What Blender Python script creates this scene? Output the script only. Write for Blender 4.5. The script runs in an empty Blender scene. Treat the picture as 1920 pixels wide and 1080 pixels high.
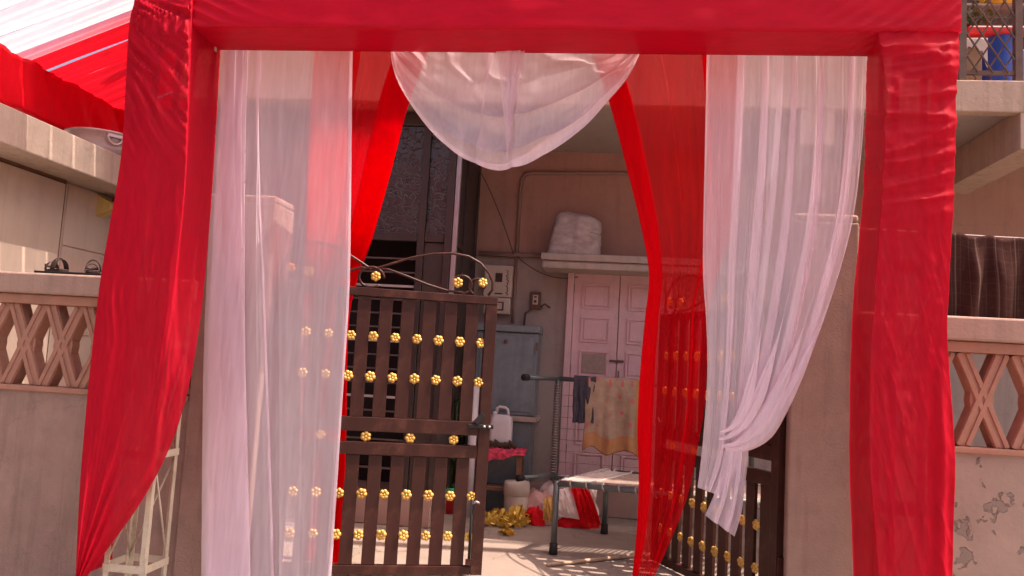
import bpy, math, random
from mathutils import Vector, Matrix, noise
random.seed(7)
sc = bpy.context.scene
R_ = math.radians

# ------------------------------------------------------------------ camera
F = 1500.0                       # focal length in pixels of a 1920 wide frame
CAM = Vector((0, 0, 1.55))
ROT = Matrix.Rotation(R_(7.0), 3, 'Z') @ Matrix.Rotation(R_(95.5), 3, 'X') @ Matrix.Rotation(R_(3.3), 3, 'Z')
cd = bpy.data.cameras.new('camera'); cam = bpy.data.objects.new('camera', cd)
sc.collection.objects.link(cam)
cam.matrix_world = Matrix.Translation(CAM) @ ROT.to_4x4()
cd.sensor_width = 36; cd.lens = 36 * F / 1920; cd.clip_end = 500; cd.clip_start = 0.05
sc.camera = cam

# ------------------------------------------------------------------ light
SUN = Vector((0.48, -0.005, 0.87)).normalized()       # towards the sun
w = bpy.data.worlds.new('World'); sc.world = w; w.use_nodes = True
nt = w.node_tree; bg = nt.nodes['Background']
sky = nt.nodes.new('ShaderNodeTexSky'); sky.sky_type = 'NISHITA'; sky.sun_disc = False
sky.sun_elevation = math.asin(SUN.z); sky.sun_rotation = math.atan2(SUN.x, SUN.y)
sky.air_density = 1.0; sky.dust_density = 8.0; sky.ozone_density = 0.3
nt.links.new(sky.outputs[0], bg.inputs[0]); bg.inputs[1].default_value = 0.115
sd = bpy.data.lights.new('sun', 'SUN'); sd.energy = 3.7; sd.angle = R_(0.5); sd.color = (1, .9, .76)
sun = bpy.data.objects.new('sun', sd); sc.collection.objects.link(sun)
sun.rotation_euler = SUN.to_track_quat('Z', 'Y').to_euler()
sc.view_settings.view_transform = 'Standard'; sc.view_settings.look = 'None'
sc.view_settings.exposure = 1.15; sc.view_settings.gamma = 1
sc.view_settings.use_white_balance = True; sc.view_settings.white_balance_temperature = 7000; sc.view_settings.white_balance_tint = 26
sc.render.engine = 'CYCLES'
sc.cycles.use_denoising = True; sc.cycles.use_adaptive_sampling = True; sc.cycles.adaptive_threshold = .03
sc.cycles.max_bounces = 8; sc.cycles.transparent_max_bounces = 20
sc.cycles.transmission_bounces = 8; sc.cycles.diffuse_bounces = 5
sc.cycles.sample_clamp_indirect = 6

# ------------------------------------------------------------------ helpers
def U(px, py, Y=None, X=None, Z=None):
    d = ROT @ Vector(((px - 960) / F, -(py - 540) / F, -1))
    t = (Y - CAM.y) / d.y if Y is not None else (X - CAM.x) / d.x if X is not None else (Z - CAM.z) / d.z
    return CAM + d * t

def nz(x, y, z=0.0): return noise.noise(Vector((x, y, z)))

W = {}
def props(o, label=None, cat=None, group=None, kind=None):
    if label: o['label'] = label
    if cat: o['category'] = cat
    if group: o['group'] = group
    if kind: o['kind'] = kind
    return o

def thing(name, label, cat, loc=(0, 0, 0), rz=None, group=None, kind=None):
    o = bpy.data.objects.new(name, None); sc.collection.objects.link(o)
    o.empty_display_size = .1
    o.location = loc
    if rz is not None:
        o.rotation_euler = (0, 0, rz); W[o] = Vector((0, 0, 0))     # children use local coordinates
    else:
        W[o] = Vector(loc)
    return props(o, label, cat, group, kind)

class MB:
    def __init__(s): s.v = []; s.f = []
    def add(s, vs, fs):
        b = len(s.v); s.v += [tuple(v) for v in vs]; s.f += [tuple(i + b for i in f) for f in fs]; return s
    def box(s, x0, x1, y0, y1, z0, z1):
        return s.add([(x0, y0, z0), (x1, y0, z0), (x1, y1, z0), (x0, y1, z0), (x0, y0, z1), (x1, y0, z1), (x1, y1, z1), (x0, y1, z1)],
                     [(0, 3, 2, 1), (4, 5, 6, 7), (0, 1, 5, 4), (1, 2, 6, 5), (2, 3, 7, 6), (3, 0, 4, 7)])
    def bar(s, a, b, wd, th, up=(0, 0, 1)):
        a = Vector(a); b = Vector(b); t = (b - a).normalized(); u = Vector(up)
        n = t.cross(u)
        if n.length < 1e-4: n = t.cross(Vector((0, 1, 0)))
        n.normalize(); u = n.cross(t)
        vs = []
        for p in (a, b):
            for i, j in ((-1, -1), (1, -1), (1, 1), (-1, 1)): vs.append(p + n * (i * wd / 2) + u * (j * th / 2))
        return s.add(vs, [(0, 1, 2, 3), (7, 6, 5, 4), (0, 4, 5, 1), (1, 5, 6, 2), (2, 6, 7, 3), (3, 7, 4, 0)])
    def tube(s, path, r, n=8, cap=True):
        path = [Vector(p) for p in path]; m = len(path)
        rr = r if isinstance(r, (list, tuple)) else [r] * m
        vs = []; prev = None
        for i, p in enumerate(path):
            t = (path[min(i + 1, m - 1)] - path[max(i - 1, 0)]).normalized()
            if prev is None:
                u = t.cross(Vector((0, 0, 1)))
                if u.length < 1e-3: u = t.cross(Vector((0, 1, 0)))
            else:
                u = prev - t * prev.dot(t)
            u.normalize(); prev = u; q = t.cross(u)
            for k in range(n):
                a = 2 * math.pi * k / n
                vs.append(p + (u * math.cos(a) + q * math.sin(a)) * rr[i])
        fs = [(i * n + k, i * n + (k + 1) % n, (i + 1) * n + (k + 1) % n, (i + 1) * n + k) for i in range(m - 1) for k in range(n)]
        if cap: fs += [tuple(range(n))[::-1], tuple(range((m - 1) * n, m * n))]
        return s.add(vs, fs)
    def lathe(s, c, prof, n=24, sx=1, sy=1):
        vs = []; m = len(prof)
        for r, z in prof:
            for k in range(n):
                a = 2 * math.pi * k / n
                vs.append((c[0] + r * sx * math.cos(a), c[1] + r * sy * math.sin(a), c[2] + z))
        fs = [(i * n + k, i * n + (k + 1) % n, (i + 1) * n + (k + 1) % n, (i + 1) * n + k) for i in range(m - 1) for k in range(n)]
        return s.add(vs, fs)
    def prism(s, pts, y0, y1):                    # outline in x,z, extruded along y
        n = len(pts); vs = [(x, y0, z) for x, z in pts] + [(x, y1, z) for x, z in pts]
        return s.add(vs, [tuple(range(n)), tuple(range(n, 2 * n))[::-1]] + [(i, i + n, (i + 1) % n + n, (i + 1) % n) for i in range(n)])
    def grid(s, rows):
        m = len(rows[0]); vs = [p for r in rows for p in r]
        return s.add(vs, [(i * m + k, i * m + k + 1, (i + 1) * m + k + 1, (i + 1) * m + k) for i in range(len(rows) - 1) for k in range(m - 1)])
    def build(s, name, m, parent=None, smooth=False, bevel=0, sub=0, solid=0):
        V = [Vector(v) for v in s.v]
        lo = Vector([min(v[i] for v in V) for i in range(3)]); hi = Vector([max(v[i] for v in V) for i in range(3)])
        c = (lo + hi) / 2
        if parent is None: c.z = lo.z
        me = bpy.data.meshes.new(name); me.from_pydata([tuple(v - c) for v in V], [], s.f)
        me.materials.append(m)
        if smooth: me.polygons.foreach_set('use_smooth', [True] * len(me.polygons))
        me.update()
        o = bpy.data.objects.new(name, me); sc.collection.objects.link(o)
        if parent is not None:
            o.parent = parent; o.location = c - W[parent]
        else: o.location = c
        W[o] = c.copy()
        if bevel:
            b = o.modifiers.new('bevel', 'BEVEL'); b.width = bevel; b.segments = 2; b.limit_method = 'ANGLE'; b.angle_limit = R_(40)
        if solid:
            b = o.modifiers.new('solid', 'SOLIDIFY'); b.thickness = solid
        if sub:
            b = o.modifiers.new('sub', 'SUBSURF'); b.levels = sub; b.render_levels = sub
        return o
def B(*a): return MB().box(*a)

def copy_tree(o, parent=None):
    c = o.copy(); sc.collection.objects.link(c); c.parent = parent
    W[c] = W[o].copy()
    for ch in list(o.children): copy_tree(ch, c)
    return c

# ------------------------------------------------------------------ materials
def node(t, typ, **kw):
    n = t.nodes.new(typ)
    for k, v in kw.items(): setattr(n, k, v)
    return n
def mat(name, col, rough=.7, var=.15, scale=6.0, metal=0, bump=.15, bscale=60, col2=None, stain=None, stain_amt=.35, stain_scale=2.0,
        stretch=(1, 1, 1), spec=.35, coat=0, streak=0, crack=0):
    m = bpy.data.materials.new(name); m.use_nodes = True; t = m.node_tree; L = t.links
    p = t.nodes['Principled BSDF']; p.inputs['Roughness'].default_value = rough; p.inputs['Metallic'].default_value = metal
    p.inputs['Specular IOR Level'].default_value = spec
    if coat: p.inputs['Coat Weight'].default_value = coat; p.inputs['Coat Roughness'].default_value = .15
    tc = node(t, 'ShaderNodeTexCoord'); mp = node(t, 'ShaderNodeMapping'); mp.inputs['Scale'].default_value = stretch
    oi = node(t, 'ShaderNodeObjectInfo')
    L.new(tc.outputs['Object'], mp.inputs['Vector'])
    n1 = node(t, 'ShaderNodeTexNoise'); n1.inputs['Scale'].default_value = scale; n1.inputs['Detail'].default_value = 8; n1.inputs['Roughness'].default_value = .65
    L.new(mp.outputs[0], n1.inputs['Vector'])
    r = node(t, 'ShaderNodeValToRGB'); e = r.color_ramp.elements
    d = [max(0, c * (1 - var)) for c in col]; h = [min(1, c * (1 + var)) for c in col]
    if col2: h = col2
    e[0].position = .3; e[1].position = .7; e[0].color = (*d, 1); e[1].color = (*h, 1)
    L.new(n1.outputs['Fac'], r.inputs[0]); out = r.outputs[0]
    if stain:
        n2 = node(t, 'ShaderNodeTexNoise'); n2.inputs['Scale'].default_value = stain_scale; n2.inputs['Detail'].default_value = 9; n2.inputs['Roughness'].default_value = .7
        L.new(tc.outputs['Object'], n2.inputs['Vector'])
        r2 = node(t, 'ShaderNodeValToRGB'); r2.color_ramp.elements[0].position = .52; r2.color_ramp.elements[1].position = .72
        L.new(n2.outputs['Fac'], r2.inputs[0])
        mm = node(t, 'ShaderNodeMath', operation='MULTIPLY'); mm.inputs[1].default_value = stain_amt; L.new(r2.outputs[0], mm.inputs[0])
        mx = node(t, 'ShaderNodeMix', data_type='RGBA'); L.new(mm.outputs[0], mx.inputs[0]); L.new(out, mx.inputs[6]); mx.inputs[7].default_value = (*stain, 1)
        out = mx.outputs[2]
    if streak:
        mq = node(t, 'ShaderNodeMapping'); mq.inputs['Scale'].default_value = (9, 9, .7); L.new(tc.outputs['Object'], mq.inputs['Vector'])
        n5 = node(t, 'ShaderNodeTexNoise'); n5.inputs['Scale'].default_value = 1; n5.inputs['Detail'].default_value = 8; n5.inputs['Roughness'].default_value = .7; L.new(mq.outputs[0], n5.inputs['Vector'])
        r5 = node(t, 'ShaderNodeValToRGB'); r5.color_ramp.elements[0].position = .5; r5.color_ramp.elements[1].position = .75; L.new(n5.outputs['Fac'], r5.inputs[0])
        m5 = node(t, 'ShaderNodeMath', operation='MULTIPLY'); m5.inputs[1].default_value = streak; L.new(r5.outputs[0], m5.inputs[0])
        x5 = node(t, 'ShaderNodeMix', data_type='RGBA'); L.new(m5.outputs[0], x5.inputs[0]); L.new(out, x5.inputs[6]); x5.inputs[7].default_value = (*[c * .42 for c in col], 1); out = x5.outputs[2]
    if crack:
        nw = node(t, 'ShaderNodeTexNoise'); nw.inputs['Scale'].default_value = 3; nw.inputs['Detail'].default_value = 5; L.new(tc.outputs['Object'], nw.inputs['Vector'])
        wv = node(t, 'ShaderNodeMix', data_type='RGBA', blend_type='LINEAR_LIGHT'); wv.inputs[0].default_value = .35; L.new(tc.outputs['Object'], wv.inputs[6]); L.new(nw.outputs['Color'], wv.inputs[7])
        v6 = node(t, 'ShaderNodeTexVoronoi', feature='DISTANCE_TO_EDGE'); v6.inputs['Scale'].default_value = 1.5; L.new(wv.outputs[2], v6.inputs['Vector'])
        r6 = node(t, 'ShaderNodeValToRGB'); r6.color_ramp.elements[0].position = .0; r6.color_ramp.elements[1].position = .014; r6.color_ramp.elements[0].color = (1, 1, 1, 1); r6.color_ramp.elements[1].color = (0, 0, 0, 1); L.new(v6.outputs['Distance'], r6.inputs[0])
        n6 = node(t, 'ShaderNodeTexNoise'); n6.inputs['Scale'].default_value = 1.3; L.new(tc.outputs['Object'], n6.inputs['Vector'])
        g6 = node(t, 'ShaderNodeMath', operation='GREATER_THAN'); g6.inputs[1].default_value = .5; L.new(n6.outputs['Fac'], g6.inputs[0])
        m6 = node(t, 'ShaderNodeMath', operation='MULTIPLY'); L.new(r6.outputs[0], m6.inputs[0]); L.new(g6.outputs[0], m6.inputs[1])
        k6 = node(t, 'ShaderNodeMath', operation='MULTIPLY'); k6.inputs[1].default_value = crack; L.new(m6.outputs[0], k6.inputs[0])
        x6 = node(t, 'ShaderNodeMix', data_type='RGBA'); L.new(k6.outputs[0], x6.inputs[0]); L.new(out, x6.inputs[6]); x6.inputs[7].default_value = (*[c * .3 for c in col], 1); out = x6.outputs[2]
    L.new(out, p.inputs['Base Color'])
    if bump:
        n3 = node(t, 'ShaderNodeTexNoise'); n3.inputs['Scale'].default_value = bscale; n3.inputs['Detail'].default_value = 6
        L.new(mp.outputs[0], n3.inputs['Vector'])
        b = node(t, 'ShaderNodeBump'); b.inputs['Strength'].default_value = bump; b.inputs['Distance'].default_value = .01
        L.new(n3.outputs['Fac'], b.inputs['Height']); L.new(b.outputs[0], p.inputs['Normal'])
    return m

def cloth(name, col, clear=.1, tint=(1, 1, 1), trl=.35, rough=.45, bump=.25, stretch=(60, 60, 8), sheen=.3, var=.08):
    m = bpy.data.materials.new(name); m.use_nodes = True; t = m.node_tree; L = t.links
    p = t.nodes['Principled BSDF']; o = t.nodes['Material Output']
    p.inputs['Roughness'].default_value = rough; p.inputs['Sheen Weight'].default_value = sheen
    p.inputs['Sheen Tint'].default_value = (*col, 1); p.inputs['Specular IOR Level'].default_value = .14
    tc = node(t, 'ShaderNodeTexCoord'); mp = node(t, 'ShaderNodeMapping'); mp.inputs['Scale'].default_value = stretch
    L.new(tc.outputs['Object'], mp.inputs['Vector'])
    n1 = node(t, 'ShaderNodeTexNoise'); n1.inputs['Scale'].default_value = 1; n1.inputs['Detail'].default_value = 7; n1.inputs['Distortion'].default_value = .6
    L.new(mp.outputs[0], n1.inputs['Vector'])
    r = node(t, 'ShaderNodeValToRGB'); e = r.color_ramp.elements; e[0].position = .3; e[1].position = .7
    e[0].color = (*[c * (1 - var) for c in col], 1); e[1].color = (*[min(1, c * (1 + var)) for c in col], 1)
    L.new(n1.outputs['Fac'], r.inputs[0]); L.new(r.outputs[0], p.inputs['Base Color'])
    b = node(t, 'ShaderNodeBump'); b.inputs['Strength'].default_value = bump; b.inputs['Distance'].default_value = .008
    L.new(n1.outputs['Fac'], b.inputs['Height']); L.new(b.outputs[0], p.inputs['Normal'])
    tr = node(t, 'ShaderNodeBsdfTranslucent'); L.new(r.outputs[0], tr.inputs[0])
    m1 = node(t, 'ShaderNodeMixShader'); m1.inputs[0].default_value = trl
    L.new(p.outputs[0], m1.inputs[1]); L.new(tr.outputs[0], m1.inputs[2])
    cl = node(t, 'ShaderNodeBsdfTransparent'); cl.inputs[0].default_value = (*tint, 1)
    m2 = node(t, 'ShaderNodeMixShader'); m2.inputs[0].default_value = clear
    L.new(m1.outputs[0], m2.inputs[1]); L.new(cl.outputs[0], m2.inputs[2]); L.new(m2.outputs[0], o.inputs['Surface'])
    return m

M = {}
RED = (.57, .008, .027)
M['red_wrap'] = cloth('red_wrap', RED, clear=.12, tint=(1, .35, .35), trl=.30, rough=.62, bump=.12, stretch=(30, 30, 7), sheen=.15)
M['red_beam'] = cloth('red_beam', RED, clear=.02, tint=(1, .3, .3), trl=.22, rough=.45, bump=.12, stretch=(6, 20, 20))
M['red_sheer'] = cloth('red_sheer', (.78, .004, .010), clear=.45, tint=(1, .30, .30), trl=.5, rough=.5, bump=.1, stretch=(30, 30, 2))
M['white_sheer'] = cloth('white_sheer', (.96, .82, .895), clear=.41, tint=(1, .97, .98), trl=.30, rough=.5, bump=.1, stretch=(40, 40, 3))
M['canopy_red'] = cloth('canopy_red', (.72, .01, .02), clear=.04, tint=(1, .2, .2), trl=.6, bump=.2, stretch=(4, 30, 4))
M['canopy_white'] = cloth('canopy_white', (.9, .88, .88), clear=.35, trl=.65, bump=.2, stretch=(4, 30, 4))
M['truss'] = mat('truss', (.50, .45, .35), .55, .15, 8, bump=.2, stain=(.22, .12, .06), stain_amt=.6, stain_scale=9)
M['wall_out'] = mat('wall_out', (.35, .235, .19), .9, .12, 5, bump=.3, bscale=70, stain=(.20, .16, .14), stain_amt=.5, stain_scale=4, streak=.5, crack=.16)
M['coping'] = mat('coping', (.385, .26, .21), .9, .08, 4, bump=.3, bscale=40, stain=(.24, .19, .16), stain_amt=.35, stain_scale=3, streak=.4)
M['jali'] = mat('jali', (.40, .21, .15), .9, .10, 6, bump=.3, bscale=60, stain=(.2, .12, .09), stain_amt=.4, stain_scale=8)
M['wall_back'] = mat('wall_back', (.43, .25, .20), .9, .1, 2.5, bump=.3, bscale=30, stain=(.2, .15, .12), stain_amt=.4, stain_scale=5, streak=.35, crack=.16)
M['wall_low'] = mat('wall_low', (.38, .305, .27), .85, .1, 2.5, bump=.25, bscale=30, stain=(.2, .17, .14), stain_amt=.4, stain_scale=5, streak=.4, crack=.16)
M['parapet'] = mat('parapet', (.50, .37, .29), .9, .12, 3, bump=.4, bscale=25, stain=(.27, .2, .16), stain_amt=.5, stain_scale=3, streak=.6, crack=.16)
M['ceiling'] = mat('ceiling', (.36, .31, .28), .9, .08, 3, bump=.2, crack=.4)
M['cream'] = mat('cream', (.60, .49, .40), .8, .06, 2, bump=.15, stain=(.4, .3, .22), stain_amt=.3, stain_scale=3, streak=.25)
M['slab'] = mat('slab', (.46, .38, .31), .9, .14, 4, bump=.5, bscale=25, stain=(.26, .21, .17), stain_amt=.6, stain_scale=4, streak=.6)
M['floor'] = mat('floor', (.29, .235, .195), .8, .12, 3, bump=.3, bscale=20, stain=(.2, .16, .14), stain_amt=.5, stain_scale=2.2, crack=.7)
M['street'] = mat('street', (.24, .20, .17), .9, .2, 3, bump=.5, bscale=30)
M['gate'] = mat('gate', (.046, .0145, .011), .38, .25, 9, bump=.1, stretch=(1, 1, .2), spec=.28, stain=(.13, .055, .035), stain_amt=.55, stain_scale=9)
M['gold'] = mat('gold', (.64, .40, .10), .5, .4, 40, metal=.4, bump=.05)
M['dark_frame'] = mat('dark_frame', (.05, .035, .033), .45, .2, 5, bump=.05)
M['room_shade'] = mat('room_shade', (.022, .014, .014), .8, .2, 5, bump=0)  # near-black: the darkness inside the porch put into the colour
M['dark_panel'] = mat('dark_panel', (.055, .04, .035), .5, .2, 3, bump=.05)
M['alu'] = mat('alu', (.42, .38, .40), .4, .1, 5, metal=.5, bump=.05)
M['light_bar'] = mat('light_bar', (.40, .36, .36), .5, .1, 5, bump=0)
M['dull_bar'] = mat('dull_bar', (.10, .07, .07), .5, .1, 5, bump=0)
M['door'] = mat('door', (.70, .46, .47), .6, .08, 4, bump=.15, stain=(.4, .27, .24), stain_amt=.4, stain_scale=10, streak=.25)
M['door_worn'] = mat('door_worn', (.36, .26, .22), .8, .2, 20, bump=.3)
M['door_grey'] = mat('door_grey', (.27, .25, .23), .7, .1, 8, bump=.1)
M['shelf'] = mat('shelf', (.45, .37, .32), .85, .1, 6, bump=.2, stain=(.25, .2, .17), stain_amt=.5, streak=.4)
M['conduit'] = mat('conduit', (.27, .17, .14), .6, .1, 5, bump=0)
M['steel_cab'] = mat('steel_cab', (.20, .23, .25), .5, .15, 8, bump=.08, stain=(.13, .12, .12), stain_amt=.5, stain_scale=6, metal=.2, streak=.4)
M['meter'] = mat('meter', (.55, .45, .37), .55, .08, 8, bump=.05)
M['ink'] = mat('ink', (.06, .035, .03), .7, 0, 5, bump=0)
M['brownbox'] = mat('brownbox', (.13, .06, .04), .5, .15, 10, bump=.05)
M['white_plastic'] = mat('white_plastic', (.62, .55, .56), .4, .04, 6, bump=0)
M['sack'] = mat('sack', (.46, .38, .36), .8, .3, 7, bump=.6, bscale=14, stretch=(1, 1, 2), stain=(.25, .18, .15), stain_amt=.6)
M['cot_metal'] = mat('cot_metal', (.13, .15, .145), .38, .15, 8, metal=.4, bump=.04)
M['rubber'] = mat('rubber', (.015, .014, .014), .7, .1, 8, bump=.05)
M['rope'] = mat('rope', (.46, .39, .35), .85, .15, 30, bump=.4, bscale=200)
M['tan_rope'] = mat('tan_rope', (.30, .225, .185), .9, .3, 25, bump=.4, bscale=200)
M['dull_rope'] = mat('dull_rope', (.30, .22, .19), .9, .2, 30, bump=.3)
M['trouser'] = mat('trouser', (.055, .048, .062), .9, .25, 20, bump=.4, bscale=40)
M['wood'] = mat('wood', (.17, .085, .05), .65, .3, 6, bump=.2, stretch=(1, 6, 6))
M['pale_wood'] = mat('pale_wood', (.50, .36, .24), .7, .35, 14, bump=.3)
M['drum'] = mat('drum', (.52, .44, .37), .6, .1, 5, bump=.1)
M['pile_white'] = cloth('pile_white', (.88, .74, .66), clear=0, trl=.1, bump=.5, stretch=(14, 14, 14))
M['pile_pink'] = cloth('pile_pink', (.55, .30, .27), clear=0, trl=.1, bump=.5, stretch=(14, 14, 14))
M['pile_red'] = cloth('pile_red', (.75, .012, .015), clear=0, trl=.15, bump=.8, stretch=(30, 30, 30))
M['pile_gold'] = cloth('pile_gold', (.62, .34, .10), clear=0, trl=.1, bump=.5, stretch=(20, 20, 20))
M['tinsel'] = mat('tinsel', (.85, .55, .12), .45, .3, 40, metal=.6, bump=.2)
M['leaf'] = mat('leaf', (.07, .13, .035), .5, .4, 8, bump=0)
M['soil'] = mat('soil', (.08, .05, .035), .9, .2, 20, bump=.4)
M['red_plastic'] = mat('red_plastic', (.62, .03, .03), .4, .05, 6, bump=0)
M['green_plastic'] = mat('green_plastic', (.02, .30, .12), .4, .05, 6, bump=0)
M['blue_plastic'] = mat('blue_plastic', (.02, .07, .36), .4, .1, 6, bump=0)
M['blue_light'] = mat('blue_light', (.10, .24, .62), .4, .1, 6, bump=0)
M['yellow_plastic'] = mat('yellow_plastic', (.75, .50, .06), .45, .05, 6, bump=0)
M['card'] = mat('card', (.42, .25, .15), .8, .1, 6, bump=.1)
M['rust'] = mat('rust', (.14, .085, .07), .7, .25, 10, bump=.2)
M['sandal'] = mat('sandal', (.045, .024, .02), .6, .2, 20, bump=.2)
M['alum_pot'] = mat('alum_pot', (.46, .40, .39), .42, .08, 6, metal=.6, bump=.05)
M['yellow_bracket'] = mat('yellow_bracket', (.55, .43, .16), .7, .15, 8, bump=.1)
M['pink_cloth'] = cloth('pink_cloth', (.72, .07, .12), clear=0, trl=.1, bump=.6, stretch=(25, 25, 25), var=.5)
M['denim'] = mat('denim', (.10, .11, .17), .9, .25, 20, bump=.4)
M['wire'] = mat('wire', (.10, .06, .05), .6, 0, 5, bump=0)
M['step'] = mat('step', (.40, .26, .22), .85, .1, 4, bump=.2)

def pattern_nodes(m):
    t = m.node_tree; p = t.nodes['Principled BSDF']; tc = node(t, 'ShaderNodeTexCoord'); return t, p, tc
# patterned glass: dark, glossy, wavy relief lines
g = mat('pattern_glass', (.045, .035, .035), .22, .2, 4, bump=0, spec=.6); t, p, tc = pattern_nodes(g)
vo = node(t, 'ShaderNodeTexVoronoi', feature='DISTANCE_TO_EDGE'); vo.inputs['Scale'].default_value = 12; vo.inputs['Randomness'].default_value = .8
nd = node(t, 'ShaderNodeTexNoise'); nd.inputs['Scale'].default_value = 7
ad = node(t, 'ShaderNodeMix', data_type='RGBA', blend_type='LINEAR_LIGHT'); ad.inputs[0].default_value = .12
t.links.new(tc.outputs['Object'], ad.inputs[6]); t.links.new(tc.outputs['Object'], nd.inputs['Vector']); t.links.new(nd.outputs['Color'], ad.inputs[7])
t.links.new(ad.outputs[2], vo.inputs['Vector'])
rp = node(t, 'ShaderNodeValToRGB'); rp.color_ramp.elements[0].position = .0; rp.color_ramp.elements[1].position = .10
t.links.new(vo.outputs['Distance'], rp.inputs[0])
bp = node(t, 'ShaderNodeBump'); bp.inputs['Strength'].default_value = .35; bp.inputs['Distance'].default_value = .02
cm = node(t, 'ShaderNodeMix', data_type='RGBA'); cm.inputs[6].default_value = (.012, .008, .008, 1); cm.inputs[7].default_value = (.052, .040, .041, 1)
t.links.new(rp.outputs[0], cm.inputs[0]); t.links.new(cm.outputs[2], p.inputs['Base Color'])
t.links.new(rp.outputs[0], bp.inputs['Height']); t.links.new(bp.outputs[0], p.inputs['Normal']); M['glass'] = g
# plaid blanket: dark brown with thin pale lines
g = mat('plaid', (.050, .024, .021), 1.0, .2, 30, bump=.3, bscale=200, spec=0); t, p, tc = pattern_nodes(g)
src = p.inputs['Base Color'].links[0].from_socket; cur = src
at = node(t, 'ShaderNodeAttribute'); at.attribute_name = 'uvc'
sx = node(t, 'ShaderNodeSeparateXYZ'); t.links.new(at.outputs['Vector'], sx.inputs[0])
for ax, per, amt in ((0, 6.3, .17), (0, 15.0, .07), (1, 11.0, .03)):
    mu = node(t, 'ShaderNodeMath', operation='MULTIPLY'); mu.inputs[1].default_value = per; t.links.new(sx.outputs[ax], mu.inputs[0])
    fr = node(t, 'ShaderNodeMath', operation='FRACT'); t.links.new(mu.outputs[0], fr.inputs[0])
    lt = node(t, 'ShaderNodeMath', operation='LESS_THAN'); lt.inputs[1].default_value = .07; t.links.new(fr.outputs[0], lt.inputs[0])
    ml = node(t, 'ShaderNodeMath', operation='MULTIPLY'); ml.inputs[1].default_value = amt; t.links.new(lt.outputs[0], ml.inputs[0])
    mx = node(t, 'ShaderNodeMix', data_type='RGBA'); t.links.new(ml.outputs[0], mx.inputs[0]); t.links.new(cur, mx.inputs[6]); mx.inputs[7].default_value = (.42, .30, .24, 1)
    cur = mx.outputs[2]
t.links.new(cur, p.inputs['Base Color']); M['plaid'] = g
# floral shawl: cream with red blossoms and an orange border
g = mat('shawl', (.38, .26, .18), .9, .2, 12, bump=.4, bscale=60); t, p, tc = pattern_nodes(g)
cur = p.inputs['Base Color'].links[0].from_socket
at = node(t, 'ShaderNodeAttribute'); at.attribute_name = 'uvc'
mp = node(t, 'ShaderNodeMapping'); mp.inputs['Scale'].default_value = (6, 7, 1); t.links.new(at.outputs['Vector'], mp.inputs[0])
vo = node(t, 'ShaderNodeTexVoronoi'); vo.inputs['Scale'].default_value = 1; vo.inputs['Randomness'].default_value = .35; t.links.new(mp.outputs[0], vo.inputs['Vector'])
lt = node(t, 'ShaderNodeMath', operation='LESS_THAN'); lt.inputs[1].default_value = .2; t.links.new(vo.outputs['Distance'], lt.inputs[0])
mx = node(t, 'ShaderNodeMix', data_type='RGBA'); t.links.new(lt.outputs[0], mx.inputs[0]); t.links.new(cur, mx.inputs[6]); mx.inputs[7].default_value = (.52, .15, .13, 1)
sx = node(t, 'ShaderNodeSeparateXYZ'); t.links.new(at.outputs['Vector'], sx.inputs[0])
gt = node(t, 'ShaderNodeMath', operation='GREATER_THAN'); gt.inputs[1].default_value = .84; t.links.new(sx.outputs[1], gt.inputs[0])
g2 = node(t, 'ShaderNodeMath', operation='COMPARE'); g2.inputs[1].default_value = .80; g2.inputs[2].default_value = .045; t.links.new(sx.outputs[0], g2.inputs[0])
mm = node(t, 'ShaderNodeMath', operation='MAXIMUM'); t.links.new(gt.outputs[0], mm.inputs[0]); t.links.new(g2.outputs[0], mm.inputs[1])
m7 = node(t, 'ShaderNodeMath', operation='MULTIPLY'); m7.inputs[1].default_value = .75; t.links.new(mm.outputs[0], m7.inputs[0])
mx2 = node(t, 'ShaderNodeMix', data_type='RGBA'); t.links.new(m7.outputs[0], mx2.inputs[0]); t.links.new(mx.outputs[2], mx2.inputs[6]); mx2.inputs[7].default_value = (.46, .19, .06, 1)
t.links.new(mx2.outputs[2], p.inputs['Base Color']); M['shawl'] = g

# ------------------------------------------------------------------ cloth sheets
def poly(pts, v):                     # piecewise, pts evenly keyed by their own first value
    if v <= pts[0][0]: return pts[0][1:]
    for a, b in zip(pts, pts[1:]):
        if v <= b[0]:
            k = (v - a[0]) / (b[0] - a[0]); return tuple(x + (y - x) * k for x, y in zip(a[1:], b[1:]))
    return pts[-1][1:]
def edge(pts):                        # polyline of pixels -> smooth function of v in 0..1 by length
    d = [0]
    for a, b in zip(pts, pts[1:]): d.append(d[-1] + math.hypot(b[0] - a[0], b[1] - a[1]))
    n = len(pts)
    def f(v):
        s = v * d[-1]; i = 0
        while i < n - 2 and s > d[i + 1]: i += 1
        k = (s - d[i]) / max(1e-6, d[i + 1] - d[i])
        p0, p1, p2, p3 = pts[max(i - 1, 0)], pts[i], pts[i + 1], pts[min(i + 2, n - 1)]
        return tuple(.5 * (2 * b + (c - a) * k + (2 * a - 5 * b + 4 * c - e) * k * k + (3 * b - a - 3 * c + e) * k ** 3) for a, b, c, e in zip(p0, p1, p2, p3))
    return f
def sm(a, b, x):
    k = min(1, max(0, (x - a) / (b - a))); return k * k * (3 - 2 * k)
def zigf(zig):                        # zig: list of (x_top, x_bottom, y_off) knots along the cloth
    n = len(zig)
    def f(u, v):
        s = u * (n - 1); i = min(int(s), n - 2); k = s - i
        a, b = zig[i], zig[i + 1]
        ks = k * k * (3 - 2 * k); ks = .5 * ks + .5 * k
        q = lambda z: (z[0] + (z[1] - z[0]) * v, z[2])
        (xa, ya), (xb, yb) = q(a), q(b)
        return xa + (xb - xa) * ks, ya + (yb - ya) * (k * k * (3 - 2 * k))
    return f
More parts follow.
